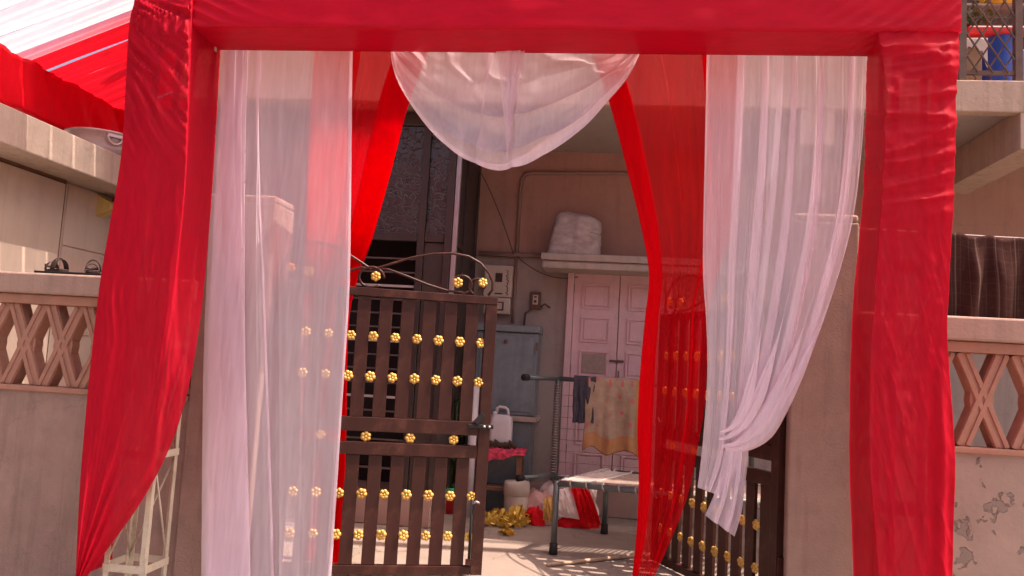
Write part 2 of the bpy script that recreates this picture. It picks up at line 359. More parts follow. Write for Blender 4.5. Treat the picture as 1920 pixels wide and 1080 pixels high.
def sheet(name, Lp, Rp, Yf, zig, mtl, nu=120, nv=90, amp=.012, freq=7, seed=0, parent=None, fine=.003, uvc=False):
    L = edge(Lp); Rr = edge(Rp); Z = zigf(zig); rows = []; uv = []
    for j in range(nv + 1):
        v = j / nv; a = L(v); b = Rr(v); row = []
        for i in range(nu + 1):
            u = i / nu; x, yo = Z(u, v)
            px = a[0] + (b[0] - a[0]) * x; py = a[1] + (b[1] - a[1]) * x
            p = U(px, py, Y=Yf(x, v))
            am = min(1, .15 + v * 2.2)
            w_ = nz(u * freq + seed, v * 1.1, seed) * amp + nz(u * freq * 3 + seed, v * 2.5, 4 + seed) * amp * .45 + nz(u * 40, v * 30, seed + 9) * fine + nz(u * 55 + nz(u * 3, v * 2, seed), v * .9, seed + 6) * amp * .28
            row.append((p.x + nz(u * 9, v * 3, seed + 3) * .004, p.y + yo * am + w_ * am, p.z)); uv.append((u, v))
        rows.append(row)
    o = MB().grid(rows).build(name, mtl, parent, smooth=True)
    if uvc:
        at = o.data.attributes.new('uvc', 'FLOAT_VECTOR', 'POINT'); at.data.foreach_set('vector', [c for q in uv for c in (q[0], q[1], 0)])
    return o

# ================================================================== SETTING
props(B(-40, 40, -30, 5.42, -.36, -.30).build('street', M['street']), kind='structure')
props(B(-7, 9, 5.424, 9.0, -.36, 0).build('courtyard_floor', M['floor']), kind='structure')

# ---------------------------------------------------------------- main house
house = thing('house', 'pinkish two storey house with projecting balcony behind the courtyard', 'house', (0, 9, 0))
B(-6.5, 8.5, 9.0, 9.25, 0, 2.775).build('wall', M['wall_low'], house)
B(-6.5, 8.5, 9.0, 9.25, 2.78, 4.02).build('wall', M['wall_back'], house)
B(-4.35, 8.5, 7.32, 9.25, 4.02, 4.14).build('ceiling', M['ceiling'], house)
B(-4.35, 2.42, 7.22, 7.32, 3.985, 5.6).build('parapet', M['parapet'], house, bevel=.01)
fas = B(2.425, 8.5, 7.22, 7.34, 3.985, 4.27).build('fascia', M['parapet'], house, bevel=.01)
for sx0 in (3.50, 3.36):     # rusty run-down stains as thin washes of rusty plaster
    pass
for x0 in (1.62, 3.47):
    B(x0, x0 + .30, 7.23, 8.995, 3.66, 4.018).build('beam', M['parapet'], house, bevel=.008)
B(-4.35, 8.5, 9.02, 9.25, 4.15, 7).build('upper_wall', M['dark_panel'], house)
B(3.32, 3.34, 8.985, 8.999, 0, 4.0).build('wall_groove', M['rust'], house)
B(-6.5, -1.56, 7.45, 9.0, 0.004, .26).build('plinth', M['step'], house, bevel=.008)

# ---- porch enclosure of dark metal and patterned glass (part of the house)
en = thing('porch_enclosure', 'dark metal porch enclosure with patterned glass and barred opening', 'enclosure', (-3, 7.6, .26))
YE = 7.6
def fr(x0, x1, z0, z1, n='frame_member', d=.06, m='dark_frame', y=YE): return B(x0, x1, y - d / 2, y + d / 2, z0, z1).build(n, M[m], en, bevel=.004)
fr(-1.62, -1.55, .265, 3.98, 'post', .08)
fr(-1.545, -1.50, 1.0, 3.9, 'aluminium_post', .05, 'alu', 7.6)
fr(-1.89, -1.82, .265, 3.98, 'post')
fr(-4.7, -1.895, 2.70, 2.78, 'rail'); fr(-1.815, -1.625, 2.70, 2.78, 'rail')
fr(-4.7, -1.625, 3.86, 3.98, 'rail', .064)
for x in (-2.75, -3.65, -4.55): fr(x - .035, x + .035, .265, 3.855, 'post', .07)
xs = [(-1.815, -1.625)] + [(-2.71, -1.895), (-3.61, -2.79), (-4.51, -3.69), (-4.62, -4.59)]
for x0, x1 in xs:
    B(x0, x1, YE + .0, YE + .012, 2.785, 3.855).build('pane', M['glass'], en)
B(-1.815, -1.625, YE - .01, YE + .02, .27, 2.695).build('panel', M['dark_panel'], en, bevel=.003)
k = 0; z = .5
while z < 2.65:
    for x0, x1 in ((-2.71, -1.895), (-3.61, -2.79)):
        B(x0, x1, YE - .012, YE + .012, z - (.011 if k % 4 == 1 else .008), z + (.011 if k % 4 == 1 else .008)).build('bar', M['light_bar' if k % 4 == 1 else 'dull_bar'], en)
    z += .135; k += 1
B(-4.7, -1.60, 8.3, 8.34, .265, 3.98).build('shade_sheet', M['room_shade'], en)  # sheet painted near-black in place of the shade inside the porch
side = B(-1.60, -1.56, 7.645, 9.0, .265, 3.98).build('side_panel', M['dark_panel'], en)
B(-1.558, -1.54, 8.2, 8.25, .265, 3.98).build('side_stile', M['dark_frame'], en)
B(-1.558, -1.54, 8.90, 8.99, .265, 3.98).build('side_stile', M['dark_frame'], en)
B(-1.558, -1.54, 7.66, 8.19, 2.70, 2.76).build('side_rail', M['dark_frame'], en)
B(-4.85, -4.705, 7.5, 8.99, .27, 3.99).build('end_wall', M['wall_back'], en)
hc = [[(-2.60 + .09 * i / 8 + .012 * nz(i, j * .2), 7.555 + .02 * math.sin(i * 1.7) , 2.35 - .55 * j / 14) for i in range(9)] for j in range(15)]
props(MB().grid(hc).build('hanging_cloth', M['denim'], smooth=True), 'small dark blue cloth hung on the porch bars behind the gate', 'cloth')

# ---- door
dr = thing('double_door', 'pale pink panelled double door under the shelf', 'door', (.11, 8.97, 0))
DZ0, DZ1 = .30, 2.65
B(-.47, -.40, 8.93, 8.998, .005, 2.72).build('jamb', M['door'], dr, bevel=.005)
B(.62, .69, 8.93, 8.998, .005, 2.72).build('jamb', M['door'], dr, bevel=.005)
B(-.398, .618, 8.93, 8.998, 2.655, 2.72).build('lintel', M['door_worn'], dr, bevel=.005)
B(-.9, 1.2, 8.75, 8.998, .004, .29).build('doorstep', M['step'], dr, bevel=.01)
for li, x0 in enumerate((-.395, .115)):
    leaf = B(x0, x0 + .50, 8.965, 8.995, DZ0, DZ1 - .005).build('door_leaf', M['door'], dr, bevel=.003)
    npan = 6; h = (DZ1 - DZ0 - .10) / npan
    for k in range(npan):
        z0 = DZ1 - .10 - (k + 1) * h + .05; z1 = z0 + h - .09
        mb = MB()
        for a in ((x0 + .09, x0 + .41, z1 - .02, z1), (x0 + .09, x0 + .41, z0, z0 + .02), (x0 + .09, x0 + .11, z0 + .02, z1 - .02), (x0 + .39, x0 + .41, z0 + .02, z1 - .02)):
            mb.box(a[0], a[1], 8.950, 8.966, a[2], a[3])
        mb.build('panel_moulding', M['door'], leaf, bevel=.004)
        mm_ = 'door_worn' if (li, k) == (0, 2) else 'door_grey' if (li, k) == (1, 3) else 'door'
        q = B(x0 + .125, x0 + .375, 8.953, 8.966, z0 + .035, z1 - .035).build('panel', M[mm_], leaf, bevel=.006)
        if mm_ == 'door_worn': q['label'] = 'panel with the paint worn off'
        if mm_ == 'door_grey': q['label'] = 'bare grey panel'
MB().tube([(.135, 8.945, 1.55), (.135, 8.925, 1.53), (.135, 8.925, 1.42), (.135, 8.945, 1.40)], .008, 6).build('handle', M['rust'], dr, smooth=True)
MB().bar((.03, 8.948, 1.66), (.19, 8.948, 1.66), .014, .024).build('bolt', M['rust'], dr, bevel=.003)
for zz in (.62, 1.5, 2.4):
    for xx in (-.405, .612): B(xx - .012, xx + .012, 8.935, 8.962, zz, zz + .10).build('hinge', M['rust'], dr, bevel=.003)
sh = thing('door_shelf', 'moulded concrete shelf projecting over the pink door', 'shelf', (.6, 8.9, 2.62))
B(-.75, 1.9, 8.50, 8.998, 2.70, 2.775).build('slab', M['shelf'], sh, bevel=.008)
B(-.74, 1.89, 8.53, 8.998, 2.615, 2.698).build('moulding', M['shelf'], sh, bevel=.02)

# ---- conduit, wires, boxes
props(MB().tube([(.35, 8.975, 3.79), (-.95, 8.975, 3.76), (-1.02, 8.975, 3.74), (-1.06, 8.975, 3.68), (-1.07, 8.975, 3.6), (-1.07, 8.975, 2.80)], .022, 10).build('conduit_pipe', M['conduit'], smooth=True),
      'thin brown conduit bending down the upper back wall', 'pipe')
props(MB().tube([(-1.50, 8.96, 2.80), (-.76, 8.96, 2.80)], .028, 10).build('conduit_pipe', M['conduit'], smooth=True), 'horizontal pipe from the dark porch to the shelf', 'pipe')
props(MB().tube([(-1.07, 8.965, 2.76), (-1.065, 8.965, 2.3), (-1.07, 8.965, 2.02)], .018, 8).build('conduit_pipe', M['conduit'], smooth=True), 'brown conduit running down beside the meter box', 'pipe')
def sag(a, b, s, n=14):
    a = Vector(a); b = Vector(b); return [a.lerp(b, i / n) + Vector((0, 0, -s * 4 * (i / n) * (1 - i / n))) for i in range(n + 1)]
props(MB().tube(sag((-1.52, 8.0, 3.72), (-1.10, 8.93, 2.80), -.10), .006, 5).build('loose_wire', M['wire'], smooth=True), 'thin loose wire hanging from the dark porch to the conduit', 'wire')
props(MB().tube(sag((-1.06, 8.94, 2.78), (-.36, 8.96, 2.58), .10), .005, 5).build('loose_wire', M['wire'], smooth=True), 'thin wire drooping from the conduit to the door corner', 'wire')
mt = thing('meter_box', 'cream electricity meter box on the wall above the grey cabinet', 'meter box', (-1.26, 8.99, 2.1))
a = U(910, 497, Y=8.9); b = U(957, 590, Y=8.9)
x0, x1, z1, z0 = a.x, b.x, a.z, b.z
B(x0, x1, 8.86, 8.995, z0 + .19, z1).build('case', M['meter'], mt, bevel=.012)
B(x0 + .01, x1 - .01, 8.88, 8.995, z0, z0 + .185).build('lower_case', M['meter'], mt, bevel=.01)
B(x0 + .13, x0 + .21, 8.852, 8.862, z1 - .19, z1 - .09).build('display', M['ink'], mt)
B(x0 + .10, x0 + .24, 8.872, 8.882, z0 + .04, z0 + .14).build('cover_plate', M['brownbox'], mt, bevel=.004)
B(x0 + .12, x0 + .22, 8.866, 8.8725, z0 + .055, z0 + .125).build('terminal_plate', M['meter'], mt)
mb = MB(); random.seed(3); zz = z1 - .05
while zz > z0 + .24:
    mb.tube([(x1 - .05 + random.uniform(-.02, .012), 8.857, zz), (x1 - .05 + random.uniform(-.012, .02), 8.857, zz - .02), (x1 - .05 + random.uniform(-.02, .012), 8.857, zz - .035)], .0045, 5); zz -= .036
mb.box(x0 + .13, x0 + .22, 8.855, 8.861, z0 + .22, z0 + .235)
mb.build('handwriting', M['ink'], mt)
a = U(995, 547, Y=8.95); b = U(1013, 580, Y=8.95)
sw = thing('switch_box', 'small brown wooden switch board beside the door', 'switch', ((a.x + b.x) / 2, 8.99, b.z))
B(a.x, b.x, 8.94, 8.995, b.z, a.z).build('board', M['brownbox'], sw, bevel=.006)
B(a.x + .03, b.x - .03, 8.93, 8.941, b.z + .05, a.z - .035).build('plate', M['meter'], sw, bevel=.003)
B(a.x + .045, b.x - .045, 8.922, 8.931, b.z + .07, b.z + .10).build('switch', M['ink'], sw)
B(a.x + .045, b.x - .045, 8.922, 8.931, b.z + .125, b.z + .145).build('socket', M['brownbox'], sw)
MB().tube([(a.x + .02, 8.97, b.z), (a.x - .05, 8.97, b.z - .05), (a.x - .06, 8.97, b.z - .30)], .012, 6).build('cable', M['wire'], sw, smooth=True)
MB().tube([(b.x, 8.96, b.z + .03), (b.x + .05, 8.94, b.z + .06), (b.x + .11, 8.94, b.z + .02)], .012, 6).build('cable', M['wire'], sw, smooth=True)

cb = thing('steel_cabinet', 'grey steel cabinet with a ledge standing below the meter box', 'cabinet', (-1.08, 8.75, 0))
B(-1.40, -.74, 8.56, 8.98, 1.02, 1.90).build('upper_body', M['steel_cab'], cb, bevel=.01)
B(-1.42, -.72, 8.53, 8.985, 1.905, 1.98).build('top', M['steel_cab'], cb, bevel=.012)
B(-1.42, -.70, 8.50, 8.985, .96, 1.015).build('ledge', M['shelf'], cb, bevel=.01)
B(-1.40, -.76, 8.58, 8.98, .004, .955).build('lower_body', M['steel_cab'], cb, bevel=.01)
B(-1.36, -.78, 8.548, 8.562, 1.06, 1.86).build('door', M['steel_cab'], cb, bevel=.006)
MB().tube([(-1.08, 8.55, 1.80), (-1.08, 8.525, 1.80)], .022, 10).build('lock', M['rust'], cb, smooth=True)
B(-.755, -.735, 8.52, 8.56, 1.72, 1.80).build('hinge', M['rust'], cb)

# ---- sack on shelf
a = U(1022, 465, Y=8.55); b = U(1126, 402, Y=8.7)
n, m_ = 72, 40; rows = []
cx = (a.x + U(1126, 465, Y=8.55).x) / 2; hw = (U(1126, 465, Y=8.55).x - a.x) / 2; hh = b.z - 2.775
for j in range(m_ + 1):
    v = j / m_; row = []
    for i in range(n + 1):
        th = 2 * math.pi * i / n
        c_, s_ = math.cos(th), math.sin(th); e = 4
        k = 1 / (abs(c_) ** e + abs(s_) ** e) ** (1 / e)
        top = 1 - (.10 if c_ > 0 else .30) * v ** .8; r = 1 if v < .85 else math.sqrt(max(0, 1 - ((v - .85) / .15) ** 2)) * .95 + .02
        off = 1 + .05 * nz(c_ * 3 + 5, s_ * 3, v * 5) + .03 * max(0, 1 - abs(nz(c_ * 3 + 8, s_ * 3, v * 4)) * 5) - .015 * max(0, 1 - abs(nz(c_ * 9 + 3, s_ * 5, v * 7 + 4)) * 4)
        row.append((cx + c_ * k * hw * top * r * off + .02 * v, 8.72 + s_ * k * .19 * top * r * off, 2.777 + hh * v * (1 - .10 * c_ * r * (v > .5) + .05 * r * nz(c_ * 2, s_ * 2, 3))))
    rows.append(row)
props(MB().grid(rows).build('sack', M['sack'], smooth=True), 'lumpy pale sack lying on the shelf over the door', 'sack')

# ================================================================== LEFT BUILDING
lb = thing('side_building', 'cream building with a thick flat concrete eave on the left', 'building', (-5.2, 7.5, 0))
XW, XS = -5.12, -4.70
B(-8.5, XW, 5.75, 9.3, 0, 3.02).build('wall', M['cream'], lb)
rows = []
mb = B(-8.5, XS, 4.4, 9.3, 3.03, 3.33); mb.build('eave_slab', M['slab'], lb, bevel=.012)
d1 = U(118, 345, X=XW)
B(XW, XW + .03, 5.9, d1.y, 0.3, d1.z).build('door_leaf', M['cream'], lb, bevel=.004)
B(XW, XW + .012, d1.y + .01, d1.y + .035, 0.01, d1.z + .05).build('door_post', M['wood'], lb)
B(XW, XW + .03, 5.8, d1.y, d1.z + .01, d1.z + .05).build('door_head', M['wood'], lb)
B(XW, XW + .012, d1.y + .07, 9.0, 1.6, 2.42).build('tile', M['cream'], lb, bevel=.004)
B(XW, XW + .012, d1.y + .07, 9.0, 2.43, 3.0).build('tile', M['cream'], lb, bevel=.004)
a = U(183, 350, X=XW)
MB().prism([(0, 0), (.10, .05), (.10, .15), (0, .22)], 0, .05)
mb = MB(); mb.add([(XW, a.y, 2.78), (XW + .16, a.y, 2.86), (XW + .16, a.y, 2.93), (XW, a.y, 3.01), (XW, a.y + .12, 2.78), (XW + .16, a.y + .12, 2.86), (XW + .16, a.y + .12, 2.93), (XW, a.y + .12, 3.01)],
       [(0, 1, 2, 3), (7, 6, 5, 4), (0, 4, 5, 1), (1, 5, 6, 2), (2, 6, 7, 3), (3, 7, 4, 0)])
mb.build('bracket', M['yellow_bracket'], lb, bevel=.006)
MB().tube([(XW + .10, a.y + .12, 2.98), (XW + .16, a.y + .22, 2.9), (XW + .18, a.y + .3, 2.78)], .02, 8).build('cable', M['wire'], lb, smooth=True)
# cooking pot on the eave
pc = U(196, 252, X=-5.02); PC = (-5.04, pc.y + .02, 3.331)
pt = thing('cooking_pot', 'large aluminium cooking pot with ring handle on the eave slab', 'pot', PC)
pr = .33
MB().lathe(PC, [(0, .0), (pr * .9, .0), (pr * .98, .03), (pr, .08), (pr, .205), (pr * 1.06, .212), (pr * 1.06, .23), (pr * .97, .23), (pr * .95, .1), (0, .05)], 40).build('body', M['alum_pot'], pt, smooth=True, bevel=0)
for ang in (R_(-38), R_(142)):
    c = Vector((PC[0] + pr * math.cos(ang), PC[1] + pr * math.sin(ang), PC[2] + .185)); tx = Vector((-math.sin(ang), math.cos(ang), 0)); ou = Vector((math.cos(ang), math.sin(ang), 0))
    pth = [c + tx * (.07 * math.cos(q)) + Vector((0, 0, -.085 * math.sin(q))) + ou * .02 for q in [math.pi * i / 10 for i in range(11)]]
    MB().tube(pth, .012, 8).build('handle', M['alum_pot'], pt, smooth=True)
    MB().bar(c - tx * .07 + ou * .012, c + tx * .07 + ou * .012, .02, .03).build('handle_bracket', M['alum_pot'], pt)

# ================================================================== COMPOUND WALL
def jali_cross(x, parent, first=[None]):
    wdt, z0, z1 = .152, 1.205, 1.795
    if first[0] is None:
        mb = MB(); hw_ = .036
        def arm(xa, za, xb, zb, w_, y0, y1):
            dx, dz = xb - xa, zb - za; l = math.hypot(dx, dz); nx, nz_ = -dz / l * w_, dx / l * w_
            mb.prism([(xa - nx, za - nz_), (xb - nx, zb - nz_), (xb + nx, zb + nz_), (xa + nx, za + nz_)][::-1], y0, y1)
        zc = (z0 + z1) / 2
        arm(-.118, z0, .118, z1, .044, .022, .13); arm(.118, z0, -.118, z1, .044, .0235, .1285)     # bars
        for o_ in (-.027, .027):
            arm(-.118 + o_, z0 + .004, .118 + o_, z1 - .004, .0155, .012, .03); arm(.118 + o_, z0 + .004, -.118 + o_, z1 - .004, .0155, .0135, .0301)
        mb.prism([(-.062, zc - .10), (.062, zc - .10), (.075, zc), (.062, zc + .10), (-.062, zc + .10), (-.075, zc)], .032, .12)
        o = mb.build('lattice_cross', M['jali'], parent, bevel=.005)
        # rebase to x
        o.location = (x - W[parent].x, o.location.y, o.location.z)
        o.location.y = 5.395 + .07 - W[parent].y
        first[0] = o; W[o] = Vector((x, 0, 0)); return o
    o = first[0].copy(); sc.collection.objects.link(o); o.parent = parent
    src = first[0]; o.location = (x - W[parent].x, 5.395 + .07 - W[parent].y, src.location.z + W[src.parent].z - W[parent].z); return o
def cwall(name, x0, x1, label, xs_, zoff=0):
    t_ = thing(name, label, 'wall', ((x0 + x1) / 2, 5.47, 0))
    # plaster face with real unevenness
    rows = []; nx, nzv = max(8, int((x1 - x0) / .035)), 34
    for j in range(nzv + 1):
        z_ = -.31 + 1.51 * j / nzv
        row = []
        for i in range(nx + 1):
            x = x0 + (x1 - x0) * i / nx
            q = nz(x * 2.3, z_ * 2.3, 3) + .5 * nz(x * 7, z_ * 7, 5)
            peel = sm(.32, .42, q) if x > 0 else 0
            row.append((x, 5.40 + .006 * nz(x * 3, z_ * 3, 1) + .0 * peel, z_))
        rows.append(row)
    rows.append([(x0 + (x1 - x0) * i / nx, 5.54, 1.2) for i in range(nx + 1)])
    rows.append([(x0 + (x1 - x0) * i / nx, 5.54, -.31) for i in range(nx + 1)])
    MB().grid(rows).build('plaster_face', M['wall_peel'] if x0 > 0 else M['wall_out'], t_, smooth=True)
    B(x0, x1, 5.375, 5.56, 1.165, 1.204).build('sill', M['jali'], t_, bevel=.008)
    B(x0, x1, 5.375, 5.56, 1.796, 1.865).build('lintel', M['jali'], t_, bevel=.008)
    B(x0, x1, 5.33, 5.63, 1.868, 2.02).build('coping', M['coping'], t_, bevel=.014)
    for x in xs_: jali_cross(x, t_)
    return t_
# peeling plaster material for the right wall
g = mat('wall_peel', (.36, .265, .22), .9, .10, 3, bump=.5, bscale=22, stain=(.30, .22, .18), stain_amt=.5, stain_scale=5); t, p, tc = pattern_nodes(g)
cur = p.inputs['Base Color'].links[0].from_socket
n4 = node(t, 'ShaderNodeTexNoise'); n4.inputs['Scale'].default_value = 9.0; n4.inputs['Detail'].default_value = 9; n4.inputs['Roughness'].default_value = .55
t.links.new(tc.outputs['Object'], n4.inputs['Vector'])
r4 = node(t, 'ShaderNodeValToRGB'); r4.color_ramp.elements[0].position = .60; r4.color_ramp.elements[1].position = .625; t.links.new(n4.outputs['Fac'], r4.inputs[0])
mx = node(t, 'ShaderNodeMix', data_type='RGBA'); t.links.new(r4.outputs[0], mx.inputs[0]); t.links.new(cur, mx.inputs[6]); mx.inputs[7].default_value = (.255, .20, .17, 1)
t.links.new(mx.outputs[2], p.inputs['Base Color'])
b2 = node(t, 'ShaderNodeBump'); b2.inputs['Strength'].default_value = .8; b2.inputs['Distance'].default_value = .02; b2.invert = True
t.links.new(r4.outputs[0], b2.inputs['Height'])
ob = p.inputs['Normal'].links[0].from_socket; t.links.new(ob, b2.inputs['Normal']); t.links.new(b2.outputs[0], p.inputs['Normal']); M['wall_peel'] = g
SP = .292
xl = U(48, 640, Y=5.42).x; xr = U(1842, 750, Y=5.42).x
cwall('compound_wall', -6.0, -2.91, 'left stretch of plastered compound wall with terracotta X lattice', [xl + SP * k for k in range(-4, 6) if xl + SP * k < -3.0 and xl + SP * k > -5.9])
SPR = .325
cwall('compound_wall', 1.60, 5.2, 'right stretch of compound wall with flaking plaster and X lattice', [xr + SPR * k for k in range(-2, 8)])
for x0, x1, lab in ((-2.90, -2.385, 'plain plastered gate pier behind the left white curtain'), (1.185, 1.595, 'plain plastered gate pier between white curtain and red right column')):
    pr_ = thing('gate_pier', lab, 'pier', ((x0 + x1) / 2, 5.55, 0))
    B(x0, x1, 5.37, 5.72, -.31, 2.602).build('shaft', M['wall_out'], pr_, bevel=.012)
    B(x0 + .004, x1 - .004, 5.374, 5.716, 2.604, 2.655).build('cap', M['coping'], pr_, bevel=.015)

# ================================================================== GATE
GL, GZ0, GZ1 = 1.60, .025, 2.05
def rosette_mesh():
    mb = MB(); rows = []
    # six petals as swollen pads round a central boss, facing -y
    for k in range(6):
        a = math.pi / 3 * k + math.pi / 6; cx_, cz_ = .023 * math.cos(a), .023 * math.sin(a)
        rr = []
        for j in range(5):
            ph = math.pi / 2 * j / 4
            rr.append([(cx_ + (.0170 * math.cos(ph)) * math.cos(q) * 1.0, -.016 * math.sin(ph) - .004, cz_ + .0170 * math.cos(ph) * math.sin(q)) for q in [2 * math.pi * i / 10 for i in range(11)]])
        mb.grid(rr)
    rr = []
    for j in range(4):
        ph = math.pi / 2 * j / 3
        rr.append([(.009 * math.cos(ph) * math.cos(q), -.012 * math.sin(ph) - .010, .009 * math.cos(ph) * math.sin(q)) for q in [2 * math.pi * i / 10 for i in range(11)]])
    mb.grid(rr)
    mb.lathe((0, 0, 0), [(0, 0)], 3) if False else None
    mb.prism([(.03 * math.cos(2 * math.pi * i / 12), .03 * math.sin(2 * math.pi * i / 12)) for i in range(12)], -.006, .004)
    return mb
def spiral(cx_, cz_, r0, r1, a0, a1, n=26):
    return [(cx_ + (r0 + (r1 - r0) * i / n) * math.cos(a0 + (a1 - a0) * i / n), 0, cz_ + (r0 + (r1 - r0) * i / n) * math.sin(a0 + (a1 - a0) * i / n)) for i in range(n + 1)]
ros = [None]
def rosette(x, z, y, parent, lab=None):
    if ros[0] is None:
        mb = rosette_mesh(); o = mb.build('rosette', M['gold'], parent, smooth=True); ros[0] = o
        me = o.data
    o = ros[0] if ros[0].parent == parent and 'placed' not in W else ros[0].copy()
    if o is not ros[0]: sc.collection.objects.link(o); o.parent = parent
    else: W['placed'] = 1
    o.location = (x, y, z); o.rotation_euler = (random.uniform(-.14, .14), random.uniform(-.5, .5), random.uniform(-.14, .14)); s = random.uniform(.92, 1.03); o.scale = (s, s * random.uniform(.8, 1.2), s); return o
def gate_leaf(label, hinge, rz, mirror):
    # local x runs from the hinge (0) to the free end (GL); the street face is local -y
    t_ = thing('gate_leaf', label, 'gate', hinge, rz, group='metal leaves of the courtyard gate')
    s = -1 if mirror else 1
    def bx(x0, x1, y0, y1, z0, z1, n, bev=.004):
        a_, b_ = sorted((s * x0, s * x1)); return B(a_, b_, y0, y1, z0, z1).build(n, M['gate'], t_, bevel=bev)
    bx(0, .07, -.03, .03, GZ0, GZ1 - .062, 'stile'); bx(GL - .085, GL, -.03, .03, GZ0, GZ1 - .062, 'stile')
    bx(0, GL, -.032, .032, GZ1 - .06, GZ1, 'rail')
    for z0, z1 in ((GZ0, GZ0 + .06), (.855, .945), (1.02, 1.12)): bx(.0715, GL - .0865, -.028, .028, z0, z1, 'rail')
    gaps = [GL - .105 - .1585 * k for k in range(9)]
    for k in range(len(gaps)):
        g1 = gaps[k] - .032; g0 = (gaps[k + 1] + .032) if k + 1 < len(gaps) else .075
        if g1 - g0 < .03: continue
        bx(g0, g1, -.014, .014, GZ0 + .061, .854, 'slat', .003); bx(g0, g1, -.014, .014, 1.121, GZ1 - .061, 'slat', .003)
    for k, gx in enumerate(gaps):
        for z_ in (.295, .58, 1.41, 1.70): rosette(s * gx, z_, -.018, t_)
    for k in range(4): rosette(s * (gaps[2 * k + 1] + .0), .983, -.018, t_)
    # crest: flattened arches and scrolls of flat iron
    def scroll(pts, r=.0095): MB().tube([(s * a[0], a[1], a[2]) for a in pts], r, 8).build('scroll', M['gate'], t_, smooth=True)
    T = GZ1 + .002
    half = GL / 2
    for sd in (1, -1):
        cxm = GL - .94; sk = 1.175 if sd > 0 else .825; f_ = lambda u_: cxm + sd * u_ * sk
        arch = [(f_(x), 0, T + z_) for x, z_ in [(.0, .135), (.04, .152), (.12, .19), (.25, .25), (.38, .288), (.50, .303), (.60, .29), (.68, .245), (.735, .18), (.765, .11), (.765, .05), (.74, .01)]]
        scroll(arch)
        scroll([(f_(x), 0, T + z_) for x, z_ in [(.03, .148), (.1, .145), (.22, .105), (.35, .055), (.48, .02), (.58, .015)]], .009)
        def sp(c, zc, r0, r1, a0, a1):
            scroll([(f_(c + (r0 + (r1 - r0) * i / 24) * math.cos(a0 + (a1 - a0) * i / 24)), 0, T + zc + (r0 + (r1 - r0) * i / 24) * math.sin(a0 + (a1 - a0) * i / 24)) for i in range(25)], .009)
        sp(.56, .085, .03, .085, R_(250), R_(-90)); sp(.68, .075, .02, .075, R_(-120), R_(250))
        rosette(s * f_(.54), T + .085, -.014, t_); rosette(s * f_(.70), T + .10, -.014, t_)
    scroll([(GL - .94 + .09 * math.cos(a), 0, T + .078 + .075 * math.sin(a)) for a in [2 * math.pi * i / 24 for i in range(22)]], .010)
    rosette(s * (GL - .91), T + .085, -.016, t_)
    # latch and drop bolt on the free stile
    lt_ = MB().bar((s * (GL - .17), -.045, 1.09), (s * (GL + .02), -.045, 1.09), .022, .03).build('latch', M['rubber'], t_, bevel=.004)
    MB().bar((s * (GL - .115), -.05, 1.11), (s * (GL - .055), -.05, 1.18), .02, .045).build('latch_handle', M['rubber'], lt_, bevel=.004)
    for q in (.05, .012): MB().tube([(s * (GL - q), -.05, 1.09), (s * (GL - q), -.066, 1.09)], .010, 8).build('latch_stud', M['alu'], lt_, smooth=True)
    bo_ = MB().tube([(s * (GL - .10), -.03, .10), (s * (GL - .10), -.03, .56)], .010, 8).build('drop_bolt', M['rubber'], t_, smooth=True)
    MB().tube([(s * (GL - .10), -.03, .53), (s * (GL - .075), -.05, .55), (s * (GL - .05), -.05, .54)], .009, 6).build('bolt_handle', M['alu'], bo_, smooth=True)
    B(*sorted((s * (GL - .125), s * (GL - .075))), -.045, -.029, .10, .14).build('bolt_keeper', M['gate'], t_)
    B(*sorted((s * -.018, s * -.002)), -.02, .02, .3, .42).build('hinge', M['gate'], t_); B(*sorted((s * -.018, s * -.002)), -.02, .02, 1.6, 1.72).build('hinge', M['gate'], t_)
    return t_
random.seed(11)
hx = -2.36; e_ = U(926, 556, Y=5.93)
ang = math.atan2(5.93 - 5.45, e_.x - hx); GLc = math.hypot(e_.x - hx, .48)
gate_leaf('brown slatted gate leaf with gold rosettes, left one swung slightly inward', (hx, 5.45, 0), ang, False)
gate_leaf('brown slatted gate leaf standing open behind the right red and white drapes', (1.16, 5.46, 0), -R_(64), True)

# ================================================================== ARCH: truss and cloth
def truss_column(x0, x1, label):
    t_ = thing('truss_column', label, 'truss', ((x0 + x1) / 2, 4.93, -.3))
    y0, y1 = 4.79, 5.06; lw = .034
    for x in (x0, x1):
        for y in (y0, y1):
            sx_ = 1 if x == x0 else -1; sy_ = 1 if y == y0 else -1
            mb = B(*sorted((x, x + sx_ * lw)), *sorted((y, y + sy_ * .006)), -.30, 3.62)
            mb.box(*sorted((x, x + sx_ * .006)), *sorted((y + sy_ * .0065, y + sy_ * lw)), -.30, 3.62)
            mb.build('leg', M['truss'], t_)
    z = .16; prev = None
    while z < 3.6:
        for y in (y0 - .004, y1 + .004): MB().bar((x0, y, z), (x1, y, z), .006, .045).build('crossbar', M['truss'], t_)
        for x in (x0 - .004, x1 + .004): MB().bar((x, y0, z), (x, y1, z), .006, .045).build('crossbar', M['truss'], t_)
        if z + .70 < 3.62:
            up = (int(z / .7) % 2 == 0)
            for y in (y0 + .008, y1 - .008): MB().tube([(x0 if up else x1, y, z), (x1 if up else x0, y, z + .7)], .007, 6).build('brace_rod', M['truss'], t_, smooth=True)
            for x in (x0 + .008, x1 - .008): MB().tube([(x, y1 if up else y0, z), (x, y0 if up else y1, z + .7)], .007, 6).build('brace_rod', M['truss'], t_, smooth=True)
        z += .70
    return t_
truss_column(-3.04, -2.77, 'cream steel lattice truss column showing under the left red wrap')
truss_column(1.60, 1.88, 'steel lattice truss column inside the right red wrap')
tb = thing('truss_beam', 'steel lattice beam inside the red top wrap of the arch', 'truss', (-.63, 4.93, 3.63))
